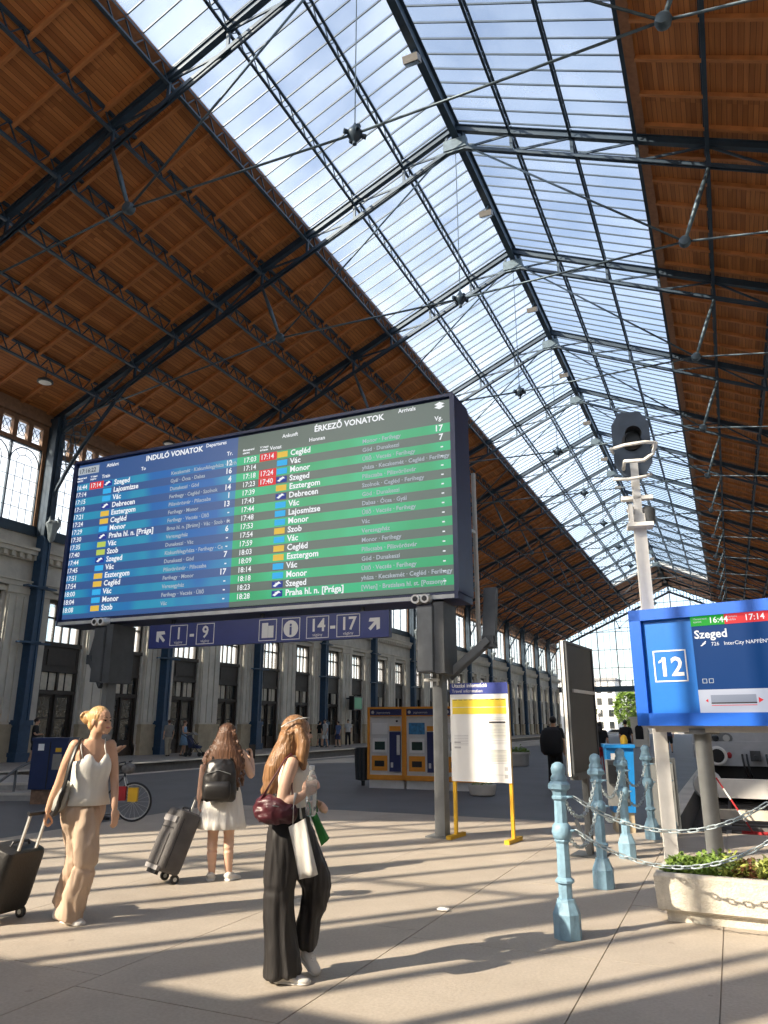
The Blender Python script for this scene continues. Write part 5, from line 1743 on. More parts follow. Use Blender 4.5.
p = vf((-5.13, 5.09), -0.47, 0.0)
suitcase('black wheeled suitcase with steel handle at the left edge', p, (0.85, -0.35), 17, 0.40, 0.26, 0.50, 'case_dark', 0.32, 0)
p = vf((-5.005, 7.007), -0.47, -0.10)
suitcase('charcoal fabric suitcase standing tilted left of the curly haired woman', p, (0.8, 0.6), 21, 0.36, 0.26, 0.60, 'case_char', 0.17, 0, True)

# ---------------------------------------------------------------- woman with curly hair, seen from behind
W = ppl('person', 'woman seen from behind with long curly hair, black backpack and white dress', (-5.005, 7.007))
B = MB()
loft(B, [(-0.02, 0.0, 0.76, 0.16, 0.12, 0), (-0.02, 0, 0.86, 0.165, 0.125, 0), (-0.018, 0, 0.97, 0.13, 0.095, 0), (-0.016, 0, 1.08, 0.145, 0.1, 0), (-0.016, 0, 1.19, 0.165, 0.095, 0), (-0.016, 0, 1.26, 0.16, 0.075, 0), (-0.016, 0, 1.305, 0.08, 0.06, 0)])
limb(B, [(-0.016, 0, 1.28), (-0.016, 0.015, 1.34), (-0.015, 0.03, 1.40)], [0.058, 0.05, 0.05])
HC, HF = (-0.012, 0.035, 1.435), math.radians(75)
head(B, HC, HF, 1.0)
limb(B, [(-0.185, 0.0, 1.245), (-0.235, 0.0, 1.12), (-0.25, -0.01, 0.97), (-0.258, -0.02, 0.86), (-0.262, -0.03, 0.785)], [0.05, 0.044, 0.038, 0.034, 0.026])
hand(B, (-0.262, -0.03, 0.78), (0.0, -0.02, -1), (-1, -0.2, 0), 1, 1.1)
limb(B, [(0.155, 0.0, 1.245), (0.215, 0.02, 1.13), (0.262, 0.05, 1.02), (0.252, 0.14, 1.10), (0.235, 0.2, 1.17)], [0.05, 0.045, 0.038, 0.034, 0.027])
hand(B, (0.235, 0.205, 1.175), (-0.15, 0.35, 1), (0.9, 0.3, 0), 1, 0.9)
limb(B, [(-0.09, 0, 0.76), (-0.10, 0.0, 0.42), (-0.095, -0.02, 0.27), (-0.09, 0.0, 0.07)], [0.085, 0.055, 0.055, 0.035])
limb(B, [(0.055, 0, 0.76), (0.068, 0.0, 0.42), (0.075, -0.02, 0.27), (0.085, 0.0, 0.07)], [0.085, 0.055, 0.055, 0.035])
remeshed(B, 'body', 'skin_b', W, 0.0065, 3)
face(W, HC, HF)
T = MB()
loft(T, [(-0.012, 0.0, 0.50, 0.245, 0.20, 0), (-0.014, 0, 0.58, 0.232, 0.185, 0), (-0.016, 0, 0.70, 0.212, 0.165, 0), (-0.018, 0, 0.84, 0.19, 0.145, 0), (-0.018, 0, 0.96, 0.15, 0.115, 0), (-0.017, 0, 1.08, 0.162, 0.12, 0), (-0.016, 0, 1.19, 0.175, 0.108, 0), (-0.016, 0, 1.255, 0.165, 0.085, 0)], 72, (18, 0.045), False)
dr = T.build('dress', 'dress_white', W, 'all')
dr.modifiers.new('thickness', 'SOLIDIFY').thickness = 0.004
H = MB()
hc = Vector(HC)
H.ell(hc + Vector((0, -0.02, 0.035)), (0.10, 0.105, 0.095))
loft(H, [(0.0, -0.085, 1.0, 0.15, 0.03, 0), (-0.005, -0.085, 1.08, 0.19, 0.05, 0), (-0.01, -0.07, 1.18, 0.185, 0.06, 0), (-0.012, -0.05, 1.28, 0.16, 0.075, 0), (-0.012, -0.025, 1.38, 0.125, 0.085, 0), (-0.012, -0.01, 1.47, 0.10, 0.09, 0)], 18)
random.seed(5)
for k in range(130):
    a = random.uniform(0, 1)
    xx = random.uniform(-0.195, 0.175) * (1 - 0.35 * a)
    z0 = 1.02 + a * 0.48
    y0 = -0.09 + 0.05 * a - 0.02 * random.random()
    pts = [(xx * (0.72 + 0.2 * j / 3) + 0.018 * math.sin(j * 2.2 + k), y0 - 0.012 * math.cos(j * 2.5 + k), z0 - 0.035 * j) for j in range(5)]
    H.tube(pts, [0.014, 0.017, 0.016, 0.014, 0.007], 5)
for sx_ in (-1, 1):
    for k in range(26):
        z0 = 1.38 - 0.4 * random.random() ** 1.2
        pts = [(-0.01 + sx_ * (0.11 + 0.085 * min(1, (1.42 - z0) / 0.22)) + 0.016 * math.sin(j * 2 + k), -0.02 + random.uniform(-0.05, 0.05) + 0.01 * math.cos(2.1 * j + k), z0 - 0.03 * j) for j in range(4)]
        H.tube(pts, [0.016, 0.018, 0.015, 0.008], 5)
remeshed(H, 'hair', 'brownhair', W, 0.009, 0)
shoe(W, (-0.085, -0.06, 0.0), (-0.135, 0.16, 0.0), 0.085)
shoe(W, (0.075, -0.06, 0.0), (0.17, 0.12, 0.0), 0.085)
bp_ = thing('backpack', 'black backpack on the back of the curly haired woman', 'backpack', (-5.005, 7.007, 0), VIEW)
T = MB()
loft(T, [(-0.02, -0.20, 0.78, 0.15, 0.06, 0), (-0.02, -0.205, 0.81, 0.175, 0.085, 0), (-0.02, -0.205, 0.92, 0.178, 0.095, 0), (-0.02, -0.20, 1.06, 0.165, 0.088, 0), (-0.02, -0.19, 1.15, 0.14, 0.07, 0), (-0.02, -0.185, 1.19, 0.09, 0.045, 0)], 22)
pk = remeshed(T, 'pack', 'leather_black', bp_, 0.012, 3, folds=0.008, fs=(9, 9, 6))
T = MB()
loft(T, [(-0.02, -0.295, 0.80, 0.12, 0.02, 0), (-0.02, -0.30, 0.84, 0.14, 0.03, 0), (-0.02, -0.30, 0.93, 0.14, 0.032, 0), (-0.02, -0.29, 0.98, 0.12, 0.02, 0)], 18)
T.build('front_pocket', 'leather_black', pk, 'all')
MB().tube([(-0.15, -0.285, 1.05), (-0.02, -0.295, 1.09), (0.11, -0.285, 1.05)], 0.004, 5).build('zip', 'steel_grey', pk)
for sx_ in (-1, 1):
    x = -0.016 + 0.095 * sx_
    MB().tube([(x, -0.13, 1.17), (x, -0.06, 1.30), (x, 0.03, 1.305), (x + 0.02 * sx_, 0.11, 1.2), (x + 0.04 * sx_, 0.11, 1.05), (x + 0.06 * sx_, -0.1, 0.88)], [(0.022, 0.007)] * 6, 8).build('strap', 'leather_black', bp_, 'all')
ph = thing('mobile_phone', 'dark phone in the raised hand of the curly haired woman', 'phone', vf((-5.005, 7.007), 0.222, 0.275) + (1.18,), VIEW + 0.5)
MB().box(-0.036, 0.036, -0.005, 0.005, 0.0, 0.15).build('case', 'case_black', ph)
MB().box(-0.033, 0.033, 0.005, 0.0065, 0.006, 0.144).build('screen', 'dark_glass', ph)

# ---------------------------------------------------------------- woman in black trousers, carrying bags
W = ppl('person', 'woman with long reddish blond hair in wide black trousers carrying bags and a bottle', (-2.729, 4.624))
B = MB()
R3 = 1.25
loft(B, [(-0.03, 0, 0.84, 0.15, 0.115, R3), (-0.03, 0, 0.93, 0.152, 0.115, R3), (-0.03, 0, 1.03, 0.118, 0.09, R3), (-0.025, 0, 1.12, 0.13, 0.098, R3), (-0.02, 0, 1.22, 0.15, 0.1, R3), (-0.02, 0, 1.30, 0.15, 0.08, R3), (-0.015, 0, 1.35, 0.075, 0.058, R3)])
limb(B, [(-0.012, 0, 1.33), (-0.002, 0.0, 1.39), (0.005, 0.005, 1.44)], [0.056, 0.05, 0.05])
HC, HF = (0.0, 0.01, 1.487), math.radians(28)
head(B, HC, HF, 1.0)
limb(B, [(-0.015, -0.165, 1.295), (-0.045, -0.20, 1.17), (-0.055, -0.215, 1.055), (0.0, -0.225, 1.075), (0.065, -0.21, 1.105)], [0.05, 0.045, 0.039, 0.036, 0.027])
hand(B, (0.072, -0.208, 1.11), (0.75, 0.1, 0.6), (0.1, -1, 0.2), -1, 0.95)
limb(B, [(-0.02, 0.165, 1.295), (-0.03, 0.2, 1.15), (-0.01, 0.19, 1.02), (0.08, 0.10, 1.03), (0.15, 0.03, 1.03)], [0.048, 0.043, 0.038, 0.034, 0.026])
hand(B, (0.155, 0.025, 1.03), (0.5, -0.8, 0.0), (0.6, 0.3, 0.7), 1, 1.0)
limb(B, [(-0.04, -0.05, 0.84), (-0.07, -0.05, 0.48), (-0.045, -0.05, 0.07)], [0.08, 0.055, 0.036])
limb(B, [(0.0, 0.07, 0.84), (0.15, 0.08, 0.52), (0.08, 0.12, 0.13)], [0.08, 0.055, 0.036])
remeshed(B, 'body', 'skin_b', W, 0.0065, 3)
face(W, HC, HF)
T = MB()
loft(T, [(-0.03, 0, 0.66, 0.10, 0.09, R3), (-0.033, 0, 0.74, 0.15, 0.12, R3), (-0.035, 0, 0.84, 0.168, 0.132, R3), (-0.032, 0, 0.94, 0.158, 0.122, R3), (-0.03, 0, 1.02, 0.128, 0.1, R3)])
limb(T, [(-0.05, -0.05, 0.84), (-0.072, -0.05, 0.66), (-0.078, -0.05, 0.45), (-0.062, -0.05, 0.24), (-0.04, -0.05, 0.035)], [0.115, 0.105, 0.095, 0.10, 0.118], 16, True)
limb(T, [(0.0, 0.06, 0.84), (0.08, 0.07, 0.67), (0.15, 0.08, 0.52), (0.105, 0.10, 0.33), (0.065, 0.12, 0.16)], [0.118, 0.108, 0.092, 0.075, 0.085], 16, True)
remeshed(T, 'trousers', 'black_cloth', W, 0.011, 7, folds=0.012, fs=(13, 13, 1.6))
T = MB()
loft(T, [(-0.03, 0, 0.97, 0.145, 0.112, R3), (-0.028, 0, 1.05, 0.132, 0.102, R3), (-0.024, 0, 1.14, 0.142, 0.108, R3), (-0.02, 0, 1.22, 0.16, 0.108, R3), (-0.02, 0, 1.285, 0.153, 0.086, R3)], 30, (5, 0.03), False)
tp_ = T.build('tank_top', 'cam_white', W, 'all')
tp_.modifiers.new('thickness', 'SOLIDIFY').thickness = 0.004
for sy in (-0.10, 0.10):
    MB().tube([(0.075, sy, 1.27), (0.03, sy, 1.34), (-0.03, sy, 1.345), (-0.1, sy, 1.27)], [(0.018, 0.004)] * 4, 6).build('shoulder_strap', 'cam_white', W, 'all')
H = MB()
hc = Vector(HC)
H.ell(hc + Vector((-0.018, -0.012, 0.03)), (0.098, 0.09, 0.098))
loft(H, [(-0.165, -0.05, 1.14, 0.045, 0.05, 0), (-0.15, -0.05, 1.2, 0.07, 0.085, 0), (-0.115, -0.045, 1.28, 0.095, 0.105, 0), (-0.075, -0.035, 1.36, 0.10, 0.11, 0), (-0.04, -0.02, 1.44, 0.095, 0.105, 0), (-0.025, -0.012, 1.5, 0.092, 0.095, 0)], 18)
limb(H, [(0.02, -0.085, 1.5), (0.055, -0.10, 1.42), (0.05, -0.115, 1.34), (0.06, -0.12, 1.27)], [0.04, 0.045, 0.04, 0.02])
random.seed(9)
for k in range(70):
    a = random.uniform(-1, 1)
    u0 = random.uniform(0, 0.35)
    pts = []
    for j in range(7):
        u = u0 + (1 - u0) * j / 6
        pts.append((-0.02 - 0.15 * u ** 1.1 + a * 0.07 * (1 - 0.2 * u) + 0.008 * math.sin(5 * u + k), -0.115 + 0.012 * math.sin(7 * u + k) + 0.10 * a * a * 0.4, 1.53 - 0.40 * u - 0.03 * random.random()))
    H.tube(pts, [0.008, 0.011, 0.012, 0.012, 0.012, 0.01, 0.005], 5)
remeshed(H, 'hair', 'redblond', W, 0.0075, 1)
gl_ = thing('sunglasses', 'pale rimmed sunglasses pushed up on the reddish blond hair', 'sunglasses', (-2.729, 4.624, 0), VIEW)
for sy in (-1, 1):
    MB().tube([(0.045 + 0.028 * math.cos(k * PI / 5), 0.012 + sy * 0.036 - 0.02 + 0.028 * math.sin(k * PI / 5), 1.588 + 0.004 * math.cos(k * PI / 5)) for k in range(10)], 0.004, 5, closed=True).build('rim', 'steel_pale', gl_)
    MB().tube([(0.02, sy * 0.075 - 0.01, 1.59), (-0.06, sy * 0.092 - 0.01, 1.555), (-0.10, sy * 0.085 - 0.01, 1.53)], 0.004, 5).build('temple', 'steel_pale', gl_)
shoe(W, (-0.085, -0.055, 0.0), (0.135, -0.10, 0.0), 0.085)
shoe(W, (0.05, 0.13, 0.10), (0.165, 0.06, 0.0), 0.085)
bg = thing('shoulder_bag', 'shiny maroon shoulder bag under the arm of the woman in black trousers', 'bag', (-2.729, 4.624, 0), VIEW)
T = MB()
T.tube([(-0.225, -0.17, 1.03), (-0.20, -0.2, 1.03), (-0.14, -0.22, 1.025), (-0.07, -0.23, 1.015), (0.0, -0.23, 1.0), (0.03, -0.22, 0.995)], [(0.025, 0.05), (0.045, 0.075), (0.055, 0.085), (0.055, 0.078), (0.045, 0.06), (0.02, 0.03)], 16)
pb_ = remeshed(T, 'pouch', 'maroon', bg, 0.010, 3, folds=0.012, fs=(9, 9, 14))
MB().tube([(-0.21, -0.21, 1.05), (-0.15, -0.225, 1.16), (-0.06, -0.19, 1.32), (-0.02, -0.14, 1.36)], [(0.014, 0.005)] * 4, 8).build('strap', 'maroon', bg, 'all')
MB().tube([(0.01, -0.245, 1.03), (-0.005, -0.2, 1.2), (-0.015, -0.15, 1.35)], [(0.012, 0.005)] * 3, 8).build('strap', 'maroon', bg, 'all')
MB().tube([(-0.2, -0.235, 1.055), (-0.1, -0.285, 1.05), (0.02, -0.265, 1.03)], 0.004, 5).build('zip', 'steel_grey', pb_)
def w2_(u, v):
    return 0.012 * math.sin(9 * v + 5 * u)
def tote(label, corners, y, th, m, handles):
    t = thing('tote_bag', label, 'bag', (-2.729, 4.624, 0), VIEW)
    n = 8
    b = MB()
    vs, fs = [], []
    tl_, tr_, br_, bl_ = [Vector((c[0], 0, c[1])) for c in corners]
    for i in range(n + 1):
        u = i / n
        a, c = tl_.lerp(bl_, u), tr_.lerp(br_, u)
        for j in range(n + 1):
            v = j / n
            p = a.lerp(c, v)
            bul = th * (math.sin(PI * v) ** 0.6) * (0.25 + 0.75 * math.sin(PI * min(1, 0.15 + 0.8 * u)))
            w2 = 0.012 * math.sin(9 * v + 5 * u)
            vs.append((p.x, y - bul + w2 - 0.09 * v, p.z))
    k0 = len(vs)
    for i in range(n + 1):
        u = i / n
        a, c = tl_.lerp(bl_, u), tr_.lerp(br_, u)
        for j in range(n + 1):
            v = j / n
            p = a.lerp(c, v)
            vs.append((p.x, y + 0.012 + w2_(u, v) - 0.09 * v + th * 0.7 * (math.sin(PI * v) ** 0.6) * u, p.z))
    for i in range(n):
        for j in range(n):
            q = i * (n + 1) + j
            fs.append((q, q + 1, q + n + 2, q + n + 1))
            fs.append((k0 + q + n + 1, k0 + q + n + 2, k0 + q + 1, k0 + q))
    for i in range(n):
        for j in (0, n):
            q = i * (n + 1) + j
            fs.append((q, q + n + 1, k0 + q + n + 1, k0 + q))
    for j in range(n):
        q = n * (n + 1) + j
        fs.append((q, q + 1, k0 + q + 1, k0 + q))
    b.add(vs, fs).build('sack', m, t, 'all')
    for h_ in handles:
        MB().tube(h_, [(0.012, 0.003)] * len(h_), 6).build('handle', m, t, 'all')
tote('white cloth tote bag hanging from the forearm of the woman in black', [(-0.008, 0.925), (0.105, 0.985), (0.19, 0.665), (0.072, 0.625)], -0.275, 0.055, clothmat('tote_white', (0.72, 0.70, 0.65), 0.05, 0.3), [[(0.02, -0.28, 0.94), (0.02, -0.275, 1.06), (0.03, -0.25, 1.125), (0.045, -0.19, 1.1), (0.07, -0.26, 0.97)]])
tote('green and brown shopping bag behind the white tote bag', [(0.10, 1.0), (0.16, 1.0), (0.245, 0.845), (0.19, 0.79)], -0.10, 0.05, mat('bag_green', (0.03, 0.24, 0.05), 0.5, var=0.3, scale=5), [[(0.11, -0.1, 0.995), (0.13, -0.08, 1.06), (0.15, -0.04, 1.06), (0.15, -0.08, 0.995)]])
bo = thing('water_bottle', 'clear plastic water bottle in the hand of the woman in black', 'bottle', vf((-2.729, 4.624), 0.128, -0.245) + (0.985,), VIEW)
bm2 = bpy.data.materials.new('bottle_plastic')
bm2.use_nodes = True
q = bm2.node_tree.nodes['Principled BSDF']
q.inputs['Base Color'].default_value = (0.85, 0.9, 0.92, 1)
q.inputs['Transmission Weight'].default_value = 0.85
q.inputs['Roughness'].default_value = 0.12
q.inputs['IOR'].default_value = 1.25
MB().lathe([(0.02, 0.0), (0.034, 0.01), (0.036, 0.05), (0.033, 0.07), (0.036, 0.09), (0.036, 0.2), (0.034, 0.225), (0.018, 0.27), (0.014, 0.28)], (0, 0, 0), 14).build('flask', bm2, bo, 'all')
MB().lathe([(0.016, 0.28), (0.017, 0.282), (0.017, 0.305), (0.014, 0.307)], (0, 0, 0), 12).build('cap', 'paint_white', bo, True)

# ---------------------------------------------------------------- people farther off
def passer(label, x, y, face_, h, top, bottom, hair, dress=False, stride=0.12, shorts=False, z=0.0, arms=0.0, longhair=False, skin='skin_a', group='distant passengers'):
    t = thing('person', label, 'person', (x, y, z), face_ - PI / 2, group)
    s = h / 1.68
    def S(*p):
        return tuple(c * s for c in p)
    B = MB()
    loft(B, [S(0, 0, 0.84, 0.16, 0.11) + (0,), S(0, 0, 0.94, 0.16, 0.11) + (0,), S(0, 0, 1.05, 0.13, 0.09) + (0,), S(0, 0, 1.22, 0.16, 0.10) + (0,), S(0, 0, 1.36, 0.165, 0.08) + (0,), S(0, 0, 1.42, 0.08, 0.06) + (0,)], 14)
    limb(B, [S(0, 0, 1.4), S(0, 0.01, 1.5)], [0.055 * s, 0.05 * s], 8)
    head(B, S(0, 0.02, 1.56), PI / 2, s)
    for k in (-1, 1):
        el, wr = S(0.23 * k, -0.03 + arms * 0.1, 1.1), S(0.22 * k * (1 - arms * 0.4), 0.06 + arms * 0.22, 0.86 + arms * 0.28)
        limb(B, [S(0.175 * k, 0, 1.36), el, wr], [0.05 * s, 0.04 * s, 0.03 * s], 8)
        limb(B, [wr, (wr[0], wr[1] + 0.03 * s, wr[2] - 0.09 * s * (1 - arms))], [0.035 * s, 0.025 * s], 8)
        limb(B, [S(0.085 * k, 0, 0.84), S(0.09 * k, 0.03 + stride * 0.6 * k, 0.47), S(0.09 * k, stride * k - 0.02, 0.08)], [0.085 * s, 0.058 * s, 0.04 * s], 8)
    remeshed(B, 'body', skin, t, 0.022 * s, 2)
    T = MB()
    if dress:
        loft(T, [S(0, 0, 0.5, 0.24, 0.19) + (0,), S(0, 0, 0.75, 0.205, 0.16) + (0,), S(0, 0, 0.95, 0.17, 0.125) + (0,), S(0, 0, 1.06, 0.145, 0.105) + (0,), S(0, 0, 1.22, 0.178, 0.118) + (0,), S(0, 0, 1.38, 0.175, 0.095) + (0,)], 24, (8, 0.05))
        T.build('dress', top, t, 'all')
    else:
        loft(T, [S(0, 0, 0.86, 0.185, 0.135) + (0,), S(0, 0, 1.05, 0.16, 0.12) + (0,), S(0, 0, 1.22, 0.185, 0.125) + (0,), S(0, 0, 1.38, 0.185, 0.1) + (0,), S(0, 0, 1.43, 0.1, 0.075) + (0,)], 16)
        for k in (-1, 1):
            limb(T, [S(0.175 * k, 0, 1.36), S(0.215 * k, -0.02 + arms * 0.05, 1.18)], [0.062 * s, 0.058 * s], 8)
        remeshed(T, 'shirt', top, t, 0.024 * s, 1)
        T = MB()
        loft(T, [S(0, 0, 0.78, 0.175, 0.125) + (0,), S(0, 0, 0.9, 0.178, 0.128) + (0,), S(0, 0, 1.0, 0.15, 0.11) + (0,)], 16)
        for k in (-1, 1):
            if shorts:
                limb(T, [S(0.085 * k, 0, 0.82), S(0.09 * k, 0.02 + stride * 0.5 * k, 0.55)], [0.1 * s, 0.09 * s], 10)
            else:
                limb(T, [S(0.085 * k, 0, 0.82), S(0.09 * k, 0.03 + stride * 0.6 * k, 0.47), S(0.09 * k, stride * k - 0.02, 0.09)], [0.1 * s, 0.08 * s, 0.075 * s], 10)
        remeshed(T, 'shorts' if shorts else 'trousers', bottom, t, 0.024 * s, 1)
    H = MB()
    H.ell(S(0, 0.0, 1.595), S(0.086, 0.102, 0.09))
    if longhair:
        loft(H, [S(0, -0.09, 1.25, 0.09, 0.03) + (0,), S(0, -0.075, 1.4, 0.1, 0.05) + (0,), S(0, -0.04, 1.55, 0.09, 0.07) + (0,)], 12)
    H.build('hair', hair, t, 'all')
    for k in (-1, 1):
        MB().tube([S(0.09 * k, stride * k - 0.09, 0.035), S(0.09 * k, stride * k, 0.04), S(0.09 * k, stride * k + 0.15, 0.025)], [0.033 * s, 0.038 * s, 0.024 * s], 8).build('shoe', 'shoe_dark', t, 'all')
    return t
M['c_black'] = mat('cloth_black', (0.012, 0.012, 0.014), 0.8)
M['c_grey'] = mat('cloth_grey', (0.24, 0.23, 0.21), 0.8)
M['c_beige'] = mat('cloth_sand', (0.42, 0.36, 0.27), 0.8)
M['c_sky'] = mat('cloth_sky_blue', (0.22, 0.36, 0.52), 0.8)
M['c_white'] = mat('cloth_white', (0.62, 0.63, 0.62), 0.8)
M['c_red'] = mat('cloth_red', (0.40, 0.025, 0.03), 0.8)
M['c_navy'] = mat('cloth_navy', (0.035, 0.045, 0.11), 0.8)
M['c_blue'] = mat('cloth_blue', (0.12, 0.18, 0.36), 0.8)
UP, RT, LT, DN = PI / 2, 0.0, PI, -PI / 2
passer('person in black top and shorts by the left wall, behind the blue cabinet', -24.3, 21.6, 0.6, 1.66, 'c_black', 'c_black', 'darkhair', shorts=True, z=0.1, arms=0.8)
passer('person in sand coloured clothes on the left platform, facing the wall', -24.3, 29.3, 2.6, 1.66, 'c_grey', 'c_beige', 'brownhair', z=0.1)
passer('woman in a light blue dress pushing a stroller on the left platform', -23.8, 29.8, 0.3, 1.62, 'c_sky', 'c_sky', 'brownhair', True, z=0.1, arms=0.8)
passer('person in black with pale shorts on the left platform farther down', -25.2, 45.6, 1.2, 1.66, 'c_black', 'c_beige', 'darkhair', z=0.1, shorts=True)
passer('person in white shirt and white shorts, left of the pair on the platform', -24.3, 44.7, 4.2, 1.74, 'c_white', 'c_white', 'brownhair', shorts=True, z=0.1)
passer('person in blue shirt and shorts beside the one in white', -23.6, 45.2, 4.4, 1.62, 'c_blue', 'c_navy', 'darkhair', shorts=True, z=0.1)
passer('person in white shirt and dark trousers walking under the hanging clock', -24.9, 49.2, 5.0, 1.76, 'c_white', 'c_black', 'darkhair', z=0.1, stride=0.2)
passer('tall person all in black beside the black poster stand', -4.08, 19.4, UP, 1.74, 'c_black', 'c_black', 'darkhair')
passer('person in red trousers and black top walking away on the platform', -3.9, 25.6, UP, 1.62, 'c_black', 'c_red', 'darkhair', longhair=True)
passer('person in dark clothes walking away beyond the one in red trousers', -3.85, 31.8, UP, 1.7, 'c_black', 'c_black', 'darkhair', stride=0.2)
passer('person in dark clothes seen under the platform display', -3.3, 46.2, UP, 1.75, 'c_navy', 'c_black', 'darkhair', shorts=True, stride=0.22)
bk2 = thing('backpack', 'bulky black backpack of the tall person in black', 'backpack', (-4.08, 19.08, 0), 0)
T = MB()
loft(T, [(0, 0, 0.82, 0.2, 0.1, 0), (0, 0, 0.9, 0.27, 0.16, 0), (0, 0, 1.15, 0.29, 0.18, 0), (0, 0, 1.38, 0.24, 0.14, 0), (0, 0, 1.46, 0.14, 0.08, 0)], 16)
T.build('pack', 'c_black', bk2, 'all')
for sx_ in (-1, 1):
    MB().tube([(0.11 * sx_, 0.1, 1.4), (0.12 * sx_, 0.3, 1.5), (0.13 * sx_, 0.45, 1.3), (0.16 * sx_, 0.15, 1.0)], [(0.03, 0.01)] * 4, 6).build('strap', 'c_black', bk2)
# stroller
st = thing('stroller', 'small dark stroller in front of the woman in the light blue dress', 'stroller', (-22.95, 29.55, 0.1), 0.3)
for x in (-0.3, 0.35):
    for yy in (-0.24, 0.24):
        MB().lathe([(0.1, -0.02), (0.1, 0.02)], (x, yy, 0.1), 10, axis='y').build('wheel', 'case_black', st)
MB().bar((-0.3, 0.24, 0.12), (0.1, 0.24, 0.6), 0.03).bar((0.35, 0.24, 0.12), (-0.2, 0.24, 0.8), 0.03).bar((-0.3, -0.24, 0.12), (0.1, -0.24, 0.6), 0.03).bar((0.35, -0.24, 0.12), (-0.2, -0.24, 0.8), 0.03).bar((-0.2, -0.24, 0.8), (-0.55, -0.24, 1.0), 0.03).bar((-0.2, 0.24, 0.8), (-0.55, 0.24, 1.0), 0.03).bar((-0.55, -0.26, 1.0), (-0.55, 0.26, 1.0), 0.03).build('frame', 'steel_dark', st)
MB().prism([(-0.2, 0.4), (0.25, 0.35), (0.3, 0.45), (-0.1, 0.55), (-0.25, 0.95), (-0.35, 0.9)], 'xz', -0.22, 0.22).build('seat', 'c_navy', st)
MB().prism([(-0.35, 0.85), (-0.25, 1.05), (-0.05, 1.08), (0.1, 0.95), (-0.05, 1.02), (-0.25, 0.95)], 'xz', -0.23, 0.23).build('canopy', 'c_grey', st)

# ---------------------------------------------------------------- bicycle and its rider on foot
bx, by = vf((-9.17, 10.33), -0.50, 0.0)
bc = thing('bicycle', 'bicycle with panniers pushed along behind the woman with the bun', 'bicycle', (bx, by, 0), VIEW)
bc.scale = (0.9, 0.9, 0.9)
for xw in (-0.53, 0.53):
    wh = MB()
    ring = [(xw + 0.325 * math.cos(a * PI / 16), 0, 0.345 + 0.325 * math.sin(a * PI / 16)) for a in range(32)]
    wo_ = wh.tube(ring, 0.02, 6, closed=True, up=(0, 1, 0)).build('wheel', 'case_black', bc, 'all')
    ring = [(xw + 0.3 * math.cos(a * PI / 16), 0, 0.345 + 0.3 * math.sin(a * PI / 16)) for a in range(32)]
    MB().tube(ring, 0.011, 6, closed=True, up=(0, 1, 0)).build('rim', 'steel_pale', wo_, 'all')
    sp = MB()
    for k in range(18):
        a = k * 2 * PI / 18
        sp.bar((xw, 0.02 * (-1) ** k, 0.345), (xw + 0.3 * math.cos(a), 0, 0.345 + 0.3 * math.sin(a)), 0.004)
    tag(sp.build('spokes', 'steel_pale', wo_), kind='stuff')
    MB().lathe([(0.025, -0.04), (0.025, 0.04)], (xw, 0, 0.345), 8, axis='y').build('hub', 'steel_pale', wo_)
f_ = MB()
for a, b_ in (((-0.12, 0, 0.30), (-0.22, 0, 0.82)), ((-0.12, 0, 0.30), (0.34, 0, 0.80)), ((-0.2, 0, 0.74), (0.33, 0, 0.86)), ((-0.12, 0.0, 0.30), (-0.53, 0.05, 0.345)), ((-0.2, 0, 0.74), (-0.53, 0.05, 0.345)), ((-0.12, 0, 0.30), (-0.53, -0.05, 0.345)), ((-0.2, 0, 0.74), (-0.53, -0.05, 0.345)), ((0.34, 0, 0.78), (0.31, 0, 0.95))):
    f_.tube([a, b_], 0.016, 8)
f_.build('frame', 'steel_dark', bc, 'all')
MB().tube([(0.34, 0.05, 0.78), (0.43, 0.055, 0.5), (0.53, 0.055, 0.345)], 0.012, 6).tube([(0.34, -0.05, 0.78), (0.43, -0.055, 0.5), (0.53, -0.055, 0.345)], 0.012, 6).build('fork', 'steel_pale', bc, 'all')
MB().tube([(0.30, 0.28, 1.03), (0.38, 0.2, 1.05), (0.33, 0.0, 0.98), (0.38, -0.2, 1.05), (0.30, -0.28, 1.03)], 0.013, 6).build('handlebar', 'case_black', bc, 'all')
MB().ell((0.40, -0.02, 0.93), (0.13, 0.12, 0.10)).build('front_bag', mat('bag_dark_pale', (0.12, 0.12, 0.12), 0.6, var=0.6, scale=14), bc, 'all')
MB().ell((-0.24, 0, 0.88), (0.13, 0.07, 0.03)).build('saddle', 'case_black', bc, 'all')
MB().tube([(-0.12, 0.09, 0.30), (-0.02, 0.09, 0.16)], 0.01, 6).tube([(-0.12, -0.09, 0.30), (-0.22, -0.09, 0.44)], 0.01, 6).lathe([(0.09, -0.01), (0.09, 0.01)], (-0.12, -0.06, 0.30), 16, axis='y').build('crankset', 'steel_dark', bc)
MB().box(0.47, 0.64, -0.16, -0.08, 0.36, 0.60).build('yellow_pannier', 'yellow', bc)
MB().box(0.28, 0.42, -0.16, -0.08, 0.38, 0.62).build('red_pannier', 'c_red', bc)
cyc = passer('person in grey shirt pushing the bicycle behind the woman with the bun', *vf((-9.17, 10.33), -0.74, 0.36), VIEW + 0.0, 1.62, 'c_grey', 'c_navy', 'brownhair', arms=1.25)

